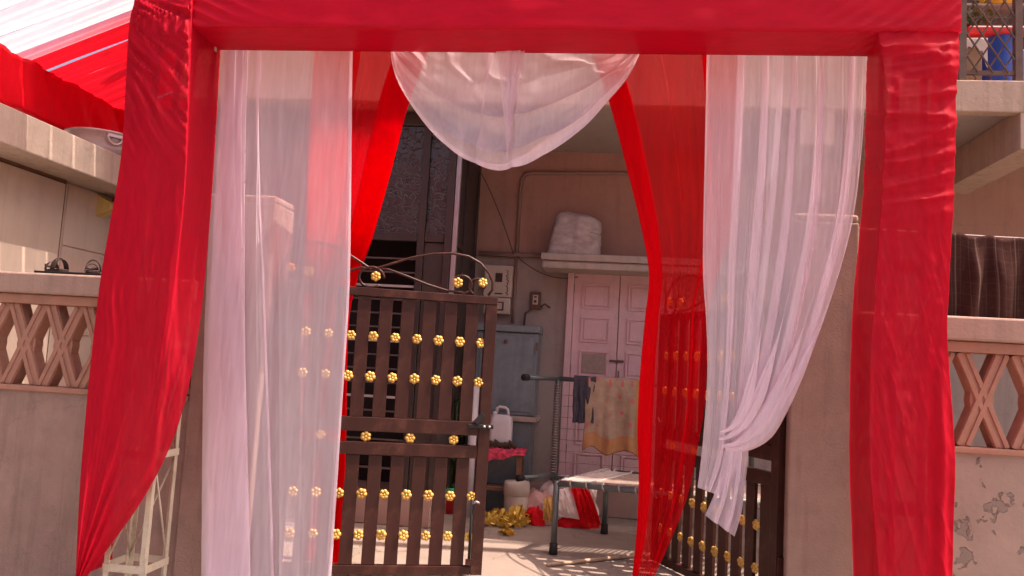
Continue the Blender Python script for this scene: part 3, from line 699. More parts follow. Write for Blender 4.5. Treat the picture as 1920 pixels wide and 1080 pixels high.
for y in (4.80, 5.05):
    for z in (3.65, 4.0): MB().bar((-3.1, y, z), (1.86, y, z), .03, .03).build('chord', M['truss'], tb)
    x = -3.1
    while x < 1.7: MB().tube([(x, y, 3.65), (x + .35, y, 4.0), (x + .7, y, 3.65)], .007, 6).build('brace_rod', M['truss'], tb); x += .7

# beam wrap
rows = []; nb = 260
prof = []
for i in range(24): prof.append((4.715, 4.06 - .445 * i / 24, 0))
for i in range(14): prof.append((4.715 + .385 * i / 14, 3.615, 1))
for i in range(16): prof.append((5.10, 3.615 + .445 * i / 16, 2))
for i in range(8): prof.append((5.10 - .385 * i / 7, 4.06, 3))
for y, z, f_ in prof:
    row = []
    for k in range(nb + 1):
        x = -3.16 + (1.945 + 3.16) * k / nb
        dy = dz = 0
        q = .006 * nz(x * 1.3, z * 2, 1) + .003 * nz(x * 5, z * 9, 2)
        if f_ == 0:
            # diagonal pull creases towards the right corner and soft ones at the left
            c1 = (x - 1.35) * .75 - (z - 3.62); w1 = sm(.9, 1.45, x)
            q += w1 * .011 * math.sin(c1 * 70 + 2 * nz(x * 3, z * 3, 7)) * (.5 + .5 * nz(x * 4, z * 4, 5))
            c2 = (x + 3.1) * .35 + (z - 3.75); w2 = 1 - sm(-2.9, -2.2, x)
            q += w2 * .009 * math.sin(c2 * 85 + 2 * nz(x * 2, z * 4, 8))
            dy = -abs(q) * .5 - q
            dz = .006 * nz(x * .9, 0, 9) * (4.06 - z)
        elif f_ == 1:
            w1 = sm(1.05, 1.5, x); dz = q + w1 * .006 * math.sin(x * 70 + y * 40) + .008 * nz(x * .9, 0, 9) * .44
        row.append((x, y + dy, z + dz))
    rows.append(row)
props(MB().grid(rows).build('beam_wrap', M['red_beam'], smooth=True), 'smooth red cloth wrapped round the top beam of the arch', 'drape')

def wrap3(name, Lp, Cp, Rp, YL, YC, YR, disp, label, nu=150, nv=230, split=.7, back=None):
    L, C, Rr = edge(Lp), edge(Cp), edge(Rp); rows = []
    for j in range(nv + 1):
        v = j / nv; l, c, r = L(v), C(v), Rr(v); row = []
        yl, yc, yr = YL(v), YC(v), YR(v)
        if back: row += [tuple(Vector(U(l[0], l[1], Y=yl)) + Vector((.004, back * k / 6, 0))) for k in range(6, 0, -1)] if back > 0 else []
        for i in range(nu + 1):
            u = i / nu
            if u < split: k = u / split; px, py, Y = l[0] + (c[0] - l[0]) * k, l[1] + (c[1] - l[1]) * k, yl + (yc - yl) * k
            else: k = (u - split) / (1 - split); px, py, Y = c[0] + (r[0] - c[0]) * k, c[1] + (r[1] - c[1]) * k, yc + (yr - yc) * k
            p = U(px, py, Y=Y); h = disp(u, v, px, py)
            e = min(1, 10 * u, 10 * (1 - u))
            row.append((p.x + h * .25, p.y - h * (.35 + .65 * e), p.z))
        if back and back < 0: row += [tuple(Vector(U(r[0], r[1], Y=yr)) + Vector((-.004, -back * k / 6, 0))) for k in range(1, 7)]
        rows.append(row)
    return props(MB().grid(rows).build(name, M['red_wrap'], smooth=True), label, 'drape')

def rn(x, y, z, k=2.4):
    return max(0, 1 - abs(nz(x, y, z)) * k) ** 2
def ridges(t_):            # sharp crest, soft valley
    s_ = math.sin(t_); return (1 - abs(s_)) ** 1.0 * 2 - 1
def dispL(u, v, px, py):
    # gathers fan out from the outer upper edge towards the inner corner
    h = 0
    ax, ay = 120, -70
    dx, dy_ = px - ax, py - ay
    a_ = math.atan2(dy_, max(dx, 1)); r_ = math.hypot(dx, dy_)
    wt = (1 - sm(190, 340, py)) * sm(-20, 30, py)
    if px > 356: wt = (1 - sm(180, 300, py)); h += wt * (.022 * rn(py * .05 + (px - 356) * .012, px * .008, 2, 1.8) + .006 * rn(py * .11, px * .012, 4, 2))
    else: h += wt * (.030 * rn(a_ * 13 + .5 * nz(px * .01, py * .01, 1), r_ * .0045, 5, 1.8) + .020 * rn(a_ * 24, r_ * .007, 6, 2) + .006 * nz(a_ * 9, r_ * .004, 7))
    # long vertical rumples below, tightening into the tied tail
    low = sm(200, 700, py); tail = sm(760, 1060, py)
    h += low * (.012 * nz(u * 9 + nz(px * .01, py * .006, 1), v * 2.6, 11) + .004 * nz(u * 26 + 2 * nz(px * .02, py * .01, 5), v * 9, 12))
    h += tail * .016 * math.sin(u * 26 + 4 * nz(u * 4, v * 6, 14)) * (.4 + abs(nz(u * 6, v * 5, 17)))
    h += sm(120, 420, py) * (.003 * rn(px * .030 + py * .003, py * .0035, 21, 2) + .0015 * rn(px * .07 - py * .008, py * .010, 22, 2.4)) + .005 * nz(px * .018, py * .003, 23)
    return h
wrap3('pillar_wrap',
      [(258, -70), (252, 0), (241, 60), (228, 280), (206, 420), (186, 540), (166, 720), (152, 880), (145, 1000), (142, 1082)],
      [(362, -70), (360, 0), (358, 62), (347, 330), (334, 470), (318, 600), (295, 730), (258, 860), (200, 980), (150, 1085)],
      [(420, -45), (417, 40), (413, 100), (399, 340), (386, 500), (374, 610), (355, 720), (322, 830), (262, 945), (158, 1088)],
      lambda v: 4.70, lambda v: 4.70, lambda v: 5.115 - (5.115 - 4.72) * sm(.36, .66, v), dispL,
      'red cloth over the left column, its tail pulled to a point', back=.36)
def dispR(u, v, px, py):
    h = 0
    wt = sm(62, 95, py) * (1 - sm(330, 460, py))
    ph = py * .125 + (px - 1650) * .020 + 2.6 * nz(px * .006, py * .010, 3)
    env = .35 + 1.0 * abs(nz(px * .008 + 3, py * .022, 6))
    qy = py - (px - 1650) * -.14
    h += wt * (.021 * rn(px * .0040, qy * .026, 3, 1.7) + .010 * rn(px * .006 + 5, qy * .055, 4, 1.9) + .010 * nz(px * .006, qy * .02, 6) + .003 * rn(px * .012, qy * .12, 8, 2))
    wl = sm(330, 520, py)
    q = px * .05 - py * .012
    h += wl * (.006 * nz(q * .5, py * .0025, 8) + .002 * rn(q * .8, py * .004, 9, 2.2) + .001 * rn(px * .09 - py * .03, py * .02, 10, 2.4)) + sm(600, 850, py) * .006 * rn(q * .6 + 4, py * .005, 11, 2)
    h += sm(620, 900, py) * .016 * math.exp(-((px - 1765) / 12) ** 2) - sm(620, 800, py) * .01 * math.exp(-((px - 1748) / 8) ** 2)
    h += .003 * nz(px * .06, py * .05, 15)
    return h
wrap3('pillar_wrap',
      [(1634, 30), (1626, 105), (1622, 200), (1618, 340), (1610, 450), (1600, 560), (1594, 700), (1592, 850), (1596, 1000), (1600, 1110)],
      [(1640, 30), (1652, 105), (1658, 170), (1650, 390), (1640, 540), (1631, 700), (1630, 860), (1640, 1000), (1648, 1110)],
      [(1798, 30), (1796, 100), (1792, 180), (1788, 350), (1780, 530), (1776, 620), (1783, 740), (1790, 860), (1788, 980), (1785, 1110)],
      lambda v: 5.115, lambda v: 4.725, lambda v: 4.725, dispR,
      'red cloth over the right column, gathered in sideways wrinkles near its top', split=.24, nu=170, nv=260, back=-.36)

# ================================================================== CURTAINS
def Yc(top, low=None, v0=0, v1=1): return lambda x, v: top if low is None else top + (low - top) * sm(v0, v1, v)
o = sheet('white_curtain', [(418, 60), (414, 110), (402, 240), (392, 400), (382, 620), (379, 850), (377, 1130)],
          [(662, 60), (661, 110), (658, 400), (655, 560), (640, 800), (628, 980), (618, 1130)], Yc(5.135),
          [(0, 0, 0), (.10, .41, -.02), (.03, .015, .015), (.16, .42, -.03), (.08, .03, .02), (.20, .40, -.035), (.13, .12, .025), (.30, .42, -.02), (.27, .58, .0), (.25, .55, .02), (.42, .62, -.01), (.60, .76, .0), (.80, .84, .0), (.97, .965, -.006), (1, 1, .01), (.975, .972, .012)],
          M['white_sheer'], nu=260, nv=110, amp=.022, freq=6, seed=2)
props(o, 'sheer white curtain hanging straight on the left of the arch', 'curtain')
o = sheet('red_curtain', [(592, 60), (590, 110), (578, 300), (572, 460), (568, 560), (560, 800), (552, 1085)],
          [(812, 60), (800, 105), (766, 200), (735, 320), (700, 440), (668, 530), (652, 620), (648, 850), (640, 1085)],
          lambda x, v: 5.18 + .80 * sm(.16, .43, v),
          [(.40, .45, .05), (.02, .02, .045), (0, 0, 0), (.28, .3, 0), (.26, .27, .02), (.36, .5, -.01), (.44, .6, .015), (.445, .62, -.01), (.52, .7, .02), (.525, .71, 0), (.72, .86, .01), (1, 1, -.01), (.70, .5, .03), (.98, .97, .045), (.72, .55, .06)],
          M['red_sheer'], nu=190, nv=110, amp=.02, freq=5, seed=5)
props(o, 'red curtain drawn aside behind the left gate leaf', 'curtain')
o = sheet('red_curtain', [(1095, 60), (1112, 110), (1140, 190), (1166, 285), (1194, 395), (1213, 485), (1216, 535), (1209, 600), (1200, 700), (1195, 800), (1197, 900), (1193, 1000), (1180, 1130)],
          [(1398, 60), (1396, 110), (1388, 300), (1374, 420), (1348, 510), (1330, 575), (1327, 650), (1322, 750), (1309, 835), (1289, 930), (1255, 1020), (1205, 1130)],
          Yc(5.18),
          [(.16, .24, .05), (.02, .03, .045), (.17, .26, .03), (0, 0, -.01), (.16, .2, 0), (.30, .4, .01), (.45, .5, -.02), (.455, .53, .02), (.62, .66, 0), (.75, .78, -.015), (.72, .75, .02), (.9, .9, 0), (1, 1, .01)],
          M['red_sheer'], nu=190, nv=130, amp=.022, freq=5, seed=8)
props(o, 'red curtain gathered and falling in front of the right gate leaf', 'curtain')
wr = thing('white_curtain', 'sheer white curtain tied up in a knot on the right of the arch', 'curtain', tuple(U(1400, 850, Y=5.13)))
sheet('panel', [(1328, 60), (1325, 110), (1321, 300), (1318, 500), (1324, 600), (1326, 700), (1318, 820), (1308, 914)],
      [(1470, 60), (1466, 200), (1452, 380), (1432, 560), (1412, 700), (1400, 800), (1388, 870), (1352, 930)], Yc(5.12),
      [(.03, .03, .02), (0, 0, -.005), (.22, .25, 0), (.48, .52, -.015), (.40, .40, .02), (.62, .7, -.01), (.80, .92, .0), (.74, .72, .025), (1, 1, -.01)],
      M['white_sheer'], nu=170, nv=120, amp=.026, freq=5, seed=12, parent=wr)
sheet('panel', [(1462, 60), (1456, 200), (1442, 380), (1420, 560), (1398, 700), (1380, 800), (1376, 848)],
      [(1630, 60), (1625, 110), (1617, 260), (1600, 400), (1570, 520), (1530, 640), (1490, 725), (1456, 768)], Yc(5.135),
      [(0, 0, .02), (.2, .35, 0), (.16, .2, .02), (.40, .62, -.02), (.50, .7, .01), (.47, .5, .03), (.72, .86, -.01), (.85, .93, -.02), (.82, .82, .02), (.97, .98, -.01), (1, 1, .01)],
      M['white_sheer'], nu=190, nv=110, amp=.03, freq=5, seed=31, parent=wr)
sheet('tail', [(1362, 830), (1352, 880), (1338, 930), (1322, 966)], [(1404, 838), (1400, 890), (1392, 950), (1378, 1006)], Yc(5.09),
      [(0, 0, 0), (.35, .4, -.03), (.25, .3, .02), (.7, .75, -.035), (.6, .62, .03), (.88, .9, -.02), (1, 1, 0)], M['white_sheer'], nu=100, nv=60, amp=.035, freq=6, seed=16, parent=wr)
# the gathered bunch: several soft loops of the cloth swept round to the left
for k_, (pts, rad) in enumerate((([(1590, 440), (1545, 590), (1498, 700), (1462, 764), (1430, 812), (1392, 840), (1360, 842)], .034),
                 ([(1545, 480), (1505, 620), (1470, 710), (1442, 766), (1412, 808), (1380, 832), (1354, 836)], .030),
                 ([(1490, 500), (1462, 620), (1438, 700), (1418, 754), (1394, 796), (1368, 818), (1348, 824)], .026),
                 ([(1440, 520), (1424, 640), (1408, 720), (1394, 768), (1374, 800), (1350, 812)], .020))):
    pa = edge(pts); rows = []
    for j in range(41):
        v = j / 40; q = pa(v); c = U(q[0], q[1], Y=5.085 - .012 * k_); rr = rad * (.04 + .96 * sm(.25, .72, v)) * (1 - .75 * sm(.80, 1.0, v))
        q2 = pa(min(1, v + .02)); q1 = pa(max(0, v - .02)); t2 = (U(*q2, Y=5.07) - U(*q1, Y=5.07)).normalized(); n2 = t2.cross(Vector((0, 1, 0))).normalized()
        row = []
        for i in range(37):
            a = 2 * math.pi * i / 36; h = 1 + .45 * nz(math.cos(a) * 2, math.sin(a) * 2, v * 3 + k_ * 5) + .10 * math.sin(5 * a + v * 7)
            p = c + (n2 * math.cos(a) * 1.25 + Vector((0, 1, 0)) * math.sin(a) * .8) * rr * h; row.append(tuple(p))
        rows.append(row)
    MB().grid(rows).build('gathered_fold', M['white_sheer'], wr, smooth=True)
# swag
top = lambda u: (728 + (1212 - 728) * u, 70)
be = edge([(728, 70), (740, 140), (775, 203), (830, 268), (880, 302), (945, 317), (1010, 292), (1090, 241), (1140, 190), (1180, 140), (1212, 70)])
rows = []; nv_, nu_ = 130, 170
for j in range(nv_ + 1):
    t_ = j / nv_; row = []
    for i in range(nu_ + 1):
        u = i / nu_; eu = math.sin(math.pi * u) ** .5
        # folds running with the droop, overlapping where the cloth is bunched, wandering along its width
        v = t_ + .040 * math.sin(2 * math.pi * 4.2 * t_ + 4 * nz(u * 1.6, 0, 2) + 1.2) * sm(.12, .5, t_) * (.55 + .9 * nz(u * 2.2 + 3, t_ * 2, 4))
        hem = .05 + .16 * sm(.45, .85, u) + .05 * nz(u * 4, 0, 8)
        if t_ > .90: v = 1.0 - hem * sm(.90, 1.0, t_)                       # hem turned up behind, wider on the right
        else: v = v / .90
        v = min(1.0, v)
        du = .030 * math.sin((u - .46) * 66) * math.exp(-((u - .46) / .085) ** 2) * (1 - .55 * v) + .012 * math.sin(u * 37 + 2 * t_) * (1 - v)
        u2 = min(1, max(0, u + du)); b_ = be(u2); t2 = top(u2)
        px = t2[0] + (b_[0] - t2[0]) * v ** .9; py = t2[1] + (b_[1] - t2[1]) * v + 5 * nz(u * 7, 0, 5) * sm(.6, 1, v) * eu
        p = U(px, py, Y=5.125 - .10 * math.sin(math.pi * u) * v)
        yy = .02 * math.sin(u * 31 - v * 9 + 3 * nz(u * 3, v * 2, 15)) * (1 - .5 * v) + .026 * math.cos((u - .46) * 66) * math.exp(-((u - .46) / .12) ** 2) * (.4 + .6 * v) + .02 * nz(u * 5, v * 2.5, 3) + 0.034 * (.5 + nz(u * 2.5, t_, 12)) * math.cos(2 * math.pi * 4.2 * t_ + 4 * nz(u * 1.6, 0, 2) + 1.2) * sm(.12, .5, t_) + .008 * nz(u * 12, v * 12, 6) + (.03 * sm(.9, 1, t_))
        row.append((p.x, p.y + yy * min(1, v * 3), p.z))
    rows.append(row)
swg = props(MB().grid(rows).build('white_swag', M['white_sheer'], smooth=True), 'sheer white swag drooping from the middle of the top beam', 'curtain')

sheet('pleat', [(922, 60), (934, 120), (944, 210), (950, 296)], [(992, 60), (978, 130), (962, 220), (953, 297)], lambda x, v: 5.10 - .10 * v,
      [(0, 0, 0), (.55, .55, -.03), (.30, .30, .0), (.85, .85, -.03), (.62, .62, .01), (1, 1, -.02)], M['white_sheer'], nu=80, nv=50, amp=.02, freq=4, seed=44, parent=swg)
# ================================================================== CANOPY (pandal roof on the left)
bt = U(60, 120, X=-4.62)
cbm = thing('canopy_beam_wrap', 'red cloth wrapped round the side beam of the canopy above the eave', 'drape', (-4.6, 6, 3.5))
XB = -5.30
def beam_side(name, y0, y1, z0, z1, seed):
    rows = []; n = 60
    prof = [(XB - .24, z1)] + [(XB, z1 - (z1 - z0) * i / 12) for i in range(13)] + [(XB - .3 * i / 8, z0) for i in range(1, 9)] + [(XB - .3, z1)]
    for (x, z) in prof:
        row = []
        for k in range(n + 1):
            y = y0 + (y1 - y0) * k / n; h = .045 * nz(y * 5 + z * 4, z * 2, seed) + .022 * nz(y * 14 + z * 9, z * 3, seed + 2)
            row.append((x + h, y, z + .4 * h))
        rows.append(row)
    MB().grid(rows).build(name, M['red_wrap2'], cbm, smooth=True)
M['red_wrap2'] = cloth('red_wrap2', (.62, .008, .016), clear=0, trl=.3, bump=.5, stretch=(20, 20, 4))
zt = U(0, 82, X=XB).z; zb = U(0, 166, X=XB).z
beam_side('cloth_length', 3.2, 5.95, zb, zt, 1); beam_side('cloth_length', 5.94, 9.4, zb - .10, zt - .01, 5)
# sloping roof of cloth strips, rising to the right
cn = thing('canopy', 'red and white striped cloth canopy sloping up from the red side beam', 'canopy', (-2, 7, 3.9))
sdir = Vector((.88, .16, .47)).normalized()
sdir2 = Vector((.94, .17, -.30)).normalized()  # second slope past the ridge, out of view, added to shade the courtyard
yy = 5.10; ci = 0
M['canopy_pink'] = cloth('canopy_pink', (.85, .30, .36), clear=.15, trl=.65, bump=.2, stretch=(4, 30, 4))
seq = [('canopy_red', .36)] * 1 + [('canopy_white', .27), ('canopy_white', .27), ('canopy_white', .27), ('canopy_pink', .13)] + [('canopy_red', .30)] * 8
for mt_, wd in seq:
    rows = []
    for j in range(41):
        s_ = j / 40 * 14.0; nar = 1 - .55 * sm(4.2, 7, s_); base = Vector((XB - .1, yy, zt + .0)) + sdir * min(s_, 7.6) + sdir2 * max(0, s_ - 7.6)  # unseen stretch of the strips is thinned to let sun through in stripes
        row = []
        for i in range(31):
            q = i / 30; y = (.5 + (q - .5) * nar) * wd
            z_ = -.05 * math.sin(math.pi * q) + .04 * nz(s_ * .4, (yy + y) * 5, ci) + .028 * math.sin(q * 22 + ci + nz(s_ * .5, q * 3, ci)) * (.4 + sm(0, 2, s_)) 
            row.append((base.x, base.y + y, base.z + z_ - .0 * math.sin(math.pi * j / 40)))
        rows.append(row)
    MB().grid(rows).build('strip', M[mt_], cn, smooth=True); yy += wd + (.022 if mt_ == 'canopy_white' else -.004); ci += 1

# ================================================================== COURTYARD OBJECTS
# charpai cots -------------------------------------------------------
def rope_weave(mb, A, Bv, Cv, n1, n2, r, up, frac=.0):
    # A corner, Bv and Cv the two edge vectors; ropes in both directions, slightly undulating
    for k in range(1, n1):
        a = A + Bv * (k / n1); mb.tube([a + up * (-.008), a + Cv * .33 + up * (.003 - .012), a + Cv * .66 + up * (-.012), a + Cv + up * (-.008)], r, 4, False)
    for k in range(1, n2):
        a = A + Cv * (k / n2); mb.tube([a + up * (-.002), a + Bv * .33 + up * (-.006), a + Bv * .66 + up * (-.006), a + Bv + up * (-.002)], r, 4, False)
def loops(mb, a, b, n, r, R1, inward, up):
    d = b - a
    for k in range(n):
        c = a + d * ((k + .5) / n); t = d.normalized() * .012
        mb.tube([c + inward * .07 + up * (-.01) - t, c + inward * R1 * .7 + up * R1 * .9, c + up * (R1 * 1.12) * .9 - inward * R1 * .5, c - inward * R1 * 1.1 - up * R1 * .2 + t, c - up * R1 * 1.05 + t, c + inward * R1 * 1.1 - up * R1 * .4 + t * 2, c + inward * .06 - up * .012 + t * 2], r, 5, False)
ct = thing('charpai_cot', 'low steel charpai cot woven with white rope, standing on its legs', 'cot', tuple(U(1038, 1040, Z=0)))
f1 = U(1037, 1040, Z=0); f2 = U(1138, 1000, Z=0)
HR = U(1042, 893, Y=f1.y).z - .055          # rail height
long_ = Vector((1.0, -.16, 0)).normalized() * 1.95
far_ = Vector((f2.x - f1.x + .02, f2.y - f1.y, 0))
far_ = Vector((.42, 1.02, 0))
P0 = Vector((f1.x, f1.y, 0)); up = Vector((0, 0, 1))
cor = [P0, P0 + long_, P0 + long_ + far_, P0 + far_]
leg_off = {0: Vector((0, 0, 0)), 3: Vector((0, 0, 0))}
for i, c in enumerate(cor):
    lg = MB().tube([c + up * .05, c + up * (HR + .02)], .026, 12).build('leg', M['cot_metal'], ct, smooth=True)
    MB().lathe(tuple(c + up * .004), [(0, 0), (.036, 0), (.036, .02), (.033, .09), (.027, .092)], 14).build('rubber_foot', M['rubber'], lg, smooth=True)
for i in range(4):
    a, b = cor[i], cor[(i + 1) % 4]; h = HR - (.02 if i % 2 else 0)
    MB().tube([a + up * h, b + up * h], .024, 12).build('rail', M['cot_metal'], ct, smooth=True)
mb = MB(); ix = long_.normalized(); iy = far_.normalized()
rope_weave(mb, P0 + up * (HR + .008) + ix * .24 + iy * .06, long_ - ix * .30, far_ - iy * .12, 34, 20, .0095, up)
props(mb.build('rope_weave', M['tan_rope'], ct, smooth=True), kind='stuff')
mb = MB(); nl = 17
for k in range(nl):
    a0 = P0 + up * (HR + .012) + far_ * ((k + .3) / nl); b0 = P0 + up * (HR + .01) + ix * .25 + iy * .06 + (far_ - iy * .12) * ((k + .8) / nl)
    mb.tube([a0, a0.lerp(b0, .5) - up * .006, b0], .009, 5, False); a1 = P0 + up * (HR + .012) + far_ * ((k + 1.1) / nl); mb.tube([b0, b0.lerp(a1, .5) - up * .006, a1], .007, 5, False)
mb.tube([P0 + up * (HR + .01) + ix * .25 + iy * .06, P0 + up * (HR + .01) + ix * .25 + far_ - iy * .06], .014, 6)
props(mb.build('end_lacing', M['rope'], ct, smooth=True), kind='stuff')
mb = MB()
loops(mb, P0 + up * HR + ix * .05, P0 + long_ + up * HR, 14, .008, .027, iy, up)
loops(mb, P0 + far_ + up * HR, P0 + up * (HR - .02), 20, .010, .028, ix, up)
loops(mb, P0 + far_ + up * HR, P0 + far_ + long_ + up * HR, 12, .008, .027, -iy, up)
props(mb.build('rope_wrapping', M['rope'], ct, smooth=True), kind='stuff')

# second cot standing on its long side behind the first
c2 = thing('charpai_cot', 'steel charpai cot tipped up on its long side with clothes over it', 'cot', tuple(U(1045, 900, Y=7.95)))
YU = 8.25
ub = U(1046, 710, Y=YU); zt2 = ub.z; xa = ub.x; xb_ = xa + 1.95; zb2 = zt2 - 1.0
MB().tube([(xa, YU, zt2), (xb_, YU, zt2)], .024, 12).build('rail', M['cot_metal'], c2, smooth=True)
MB().tube([(xa, YU, zb2), (xb_, YU, zb2)], .024, 12).build('rail', M['cot_metal'], c2, smooth=True)
for x in (xa, xb_): MB().tube([(x, YU, zb2 - .025), (x, YU, zt2 + .02)], .026, 12).build('rail', M['cot_metal'], c2, smooth=True)
le = U(980, 707, Y=7.75)
for zz in (zt2, zb2 + .03):
    for x in (xa, xb_):
        tip = Vector((x - .30, YU - .42, zz + .0)); st = Vector((x, YU, zz)); dd = (tip - st).normalized()
        lg = MB().tube([st, tip], .024, 10).build('leg', M['cot_metal'], c2, smooth=True)
        MB().tube([tip - dd * .05, tip + dd * .02], [.031, .033], 12).build('rubber_foot', M['rubber'], lg, smooth=True)
for x in (xa + .02, xb_ - .02):
    MB().tube([(x, YU + .02, .005), (x, YU + .02, zb2)], .022, 10).build('prop', M['wood'], c2, smooth=True)
mb = MB()
rope_weave(mb, Vector((xa + .05, YU, zb2 + .05)), Vector((1.85, 0, 0)), Vector((0, 0, .9)), 2, 8, .0032, Vector((0, -1, 0)))
props(mb.build('rope_weave', M['dull_rope'], c2, smooth=True), kind='stuff')
mb = MB()
for k in range(34):
    z_ = zb2 + .06 + (zt2 - zb2 - .1) * k / 34
    mb.tube([(xa + .03 * math.cos(q), YU - .03 * math.sin(q), z_ + .006 * math.sin(q)) for q in [2 * math.pi * i / 10 for i in range(11)]], .006, 5, False)
props(mb.build('rope_wrapping', M['dull_rope'], c2, smooth=True), kind='stuff')

def hung(name, px0, px1, pyt, pyb, Y, mtl, label, amp, over, nu=60, nv=50, taper=0, seed=0, uvc=False, wob=.03):
    rows = []; uv = []
    a, b = U(px0, pyt, Y=Y), U(px1, pyt, Y=Y); zb_ = U((px0 + px1) / 2, pyb, Y=Y).z; zt_ = zt2 + .034
    for j in range(nv + 1):
        v = j / nv; row = []
        for i in range(nu + 1):
            u = i / nu; x = a.x + (b.x - a.x) * (u + taper * (u - .5) * v)
            L_ = zt_ - zb_ + wob * nz(u * 4, 1, seed); s_ = v * (L_ + over) - over
            if s_ < 0: z_, y_ = zt_ + s_ * .95 - .004, YU + .034 + .01 * nz(u * 5, v, seed)
            else: z_, y_ = zt_ - s_, YU - .034
            if abs(s_) < .05: z_ = zt_ + .006 - abs(s_) * .4; y_ = YU - .034 * max(-1, min(1, s_ / .04))
            y_ -= (amp * (.5 + .5 * math.sin(u * 21 + 3 * nz(u * 3, v * 2, seed))) + amp * nz(u * 8, v * 3, seed + 3)) * sm(0, .2, s_)
            row.append((x + .012 * nz(u * 3, v * 5, seed + 5), y_, z_)); uv.append((u, v))
        rows.append(row)
    o = MB().grid(rows).build(name, mtl, smooth=True, solid=.006)
    if uvc:
        at = o.data.attributes.new('uvc', 'FLOAT_VECTOR', 'POINT'); at.data.foreach_set('vector', [c for q in uv for c in (q[0], q[1], 0)])
    return props(o, label, 'clothing' if 'trouser' in name else 'cloth')
hung('trousers', 1076, 1118, 706, 793, YU - .03, M['trouser'], 'dark grey trousers folded over the top rail of the tipped cot', .02, .12, seed=3, taper=-.1)
hung('floral_shawl', 1102, 1222, 708, 850, YU - .05, M['shawl'], 'cream floral shawl with orange border over the tipped cot', .022, .25, seed=9, uvc=True, taper=.06, wob=.08)

# floor things ------------------------------------------------------
tp = U(930, 940, Z=0)
tbx = U(905, 840, Y=8.35)
tz = U(930, 842, Y=8.35).z
tt = thing('low_table', 'low dark wooden table with a lower shelf beside the gate', 'table', (tbx.x, 8.45, 0))
tx0, tx1 = U(868, 842, Y=8.3).x, U(982, 842, Y=8.3).x
B(tx0, tx1, 8.2, 8.50, tz - .05, tz).build('top', M['wood'], tt, bevel=.006)
B(tx0 + .03, tx1 - .02, 8.22, 8.48, .27, .31).build('shelf', M['wood'], tt, bevel=.004)
for x in (tx0 + .04, tx1 - .06):
    for y in (8.22, 8.44): B(x, x + .05, y, y + .05, .004, tz - .052).build('leg', M['wood'], tt, bevel=.004)
jc = U(938, 838, Y=8.36)
jt = thing('jerrycan', 'white plastic jerrycan on the low table', 'jerrycan', (jc.x, 8.36, tz))
jw = .115; mb = MB(); rows = []
for z_, k in ((0, .9), (.02, 1), (.14, 1), (.27, 1), (.33, .92), (.36, .55)):
    rows.append([(jc.x + k * jw * ((abs(math.cos(a)) ** .35) * (1 if math.cos(a) > 0 else -1)), 8.36 + k * .08 * ((abs(math.sin(a)) ** .35) * (1 if math.sin(a) > 0 else -1)), tz + z_) for a in [2 * math.pi * i / 32 for i in range(33)]])
mb.grid(rows); mb.build('body', M['white_plastic'], jt, smooth=True)
MB().tube([(jc.x - .06, 8.36, tz + .34), (jc.x - .055, 8.36, tz + .42), (jc.x - .03, 8.36, tz + .435), (jc.x + .03, 8.36, tz + .43), (jc.x + .055, 8.36, tz + .41), (jc.x + .07, 8.36, tz + .33)], .016, 10).build('handle', M['white_plastic'], jt, smooth=True)
MB().lathe((jc.x - .075, 8.36, tz + .335), [(.026, 0), (.028, .05), (0, .052)], 14).build('cap', M['white_plastic'], jt, smooth=True)
# pink cloth on the table
rows = []
for j in range(31):
    row = []
    for i in range(41):
        u, v = i / 40, j / 30; x = tx0 + .15 + (tx1 - tx0 - .12) * u; y = 8.46 - .32 * v
        z_ = tz + .012 + .025 * abs(nz(u * 6, v * 5, 2)) + .01 * nz(u * 15, v * 12, 3)
        hang = max(0, 8.205 - y - .0)
        if y < 8.20: z_ = tz + .01 - (8.20 - y) * (1.6 + 1.1 * nz(u * 3, 0, 5)) * (1.4 - u); y = 8.19 - .012 * nz(u * 9, v * 4, 6)
        row.append((x, y, z_))
    rows.append(row)
props(MB().grid(rows).build('table_cloth', M['pink_cloth'], smooth=True), 'crumpled bright pink cloth spread on the low table', 'cloth')
mb = MB()
for k in range(5):
    mb.tube([(jc.x - .10 + .05 * k, 8.25, tz + .04), (jc.x - .09 + .05 * k, 8.25, tz + .075 + .02 * math.sin(k * 2)), (jc.x - .05 + .05 * k, 8.25, tz + .06), (jc.x - .03 + .05 * k, 8.26, tz + .035)], .022, 8)
props(mb.build('brown_bundle', M['soil'], smooth=True), 'small brown crumpled bundle lying on the pink table cloth', 'bundle')
# drum
dp = U(968, 950, Z=0); DP = (dp.x, 8.10, 0)
dw = U(992, 940, Y=8.1).x - U(945, 940, Y=8.1).x; dh = U(968, 902, Y=8.1).z
dt = thing('storage_drum', 'short pale drum with a lid on the courtyard floor', 'drum', (U(968, 930, Y=8.1).x, 8.1, 0))
dx_ = U(968, 930, Y=8.1).x
MB().lathe((dx_, 8.1, .003), [(0, 0), (dw / 2 * .9, 0), (dw / 2 * .95, .02), (dw / 2 * .97, dh * .68)], 32).build('body', M['drum'], dt, smooth=True)
MB().lathe((dx_, 8.1, .003), [(dw / 2 * .98, dh * .66), (dw / 2 * 1.04, dh * .67), (dw / 2 * 1.04, dh * .93), (dw / 2 * .98, dh * .99), (0, dh * 1.0)], 32).build('lid', M['drum'], dt, smooth=True)

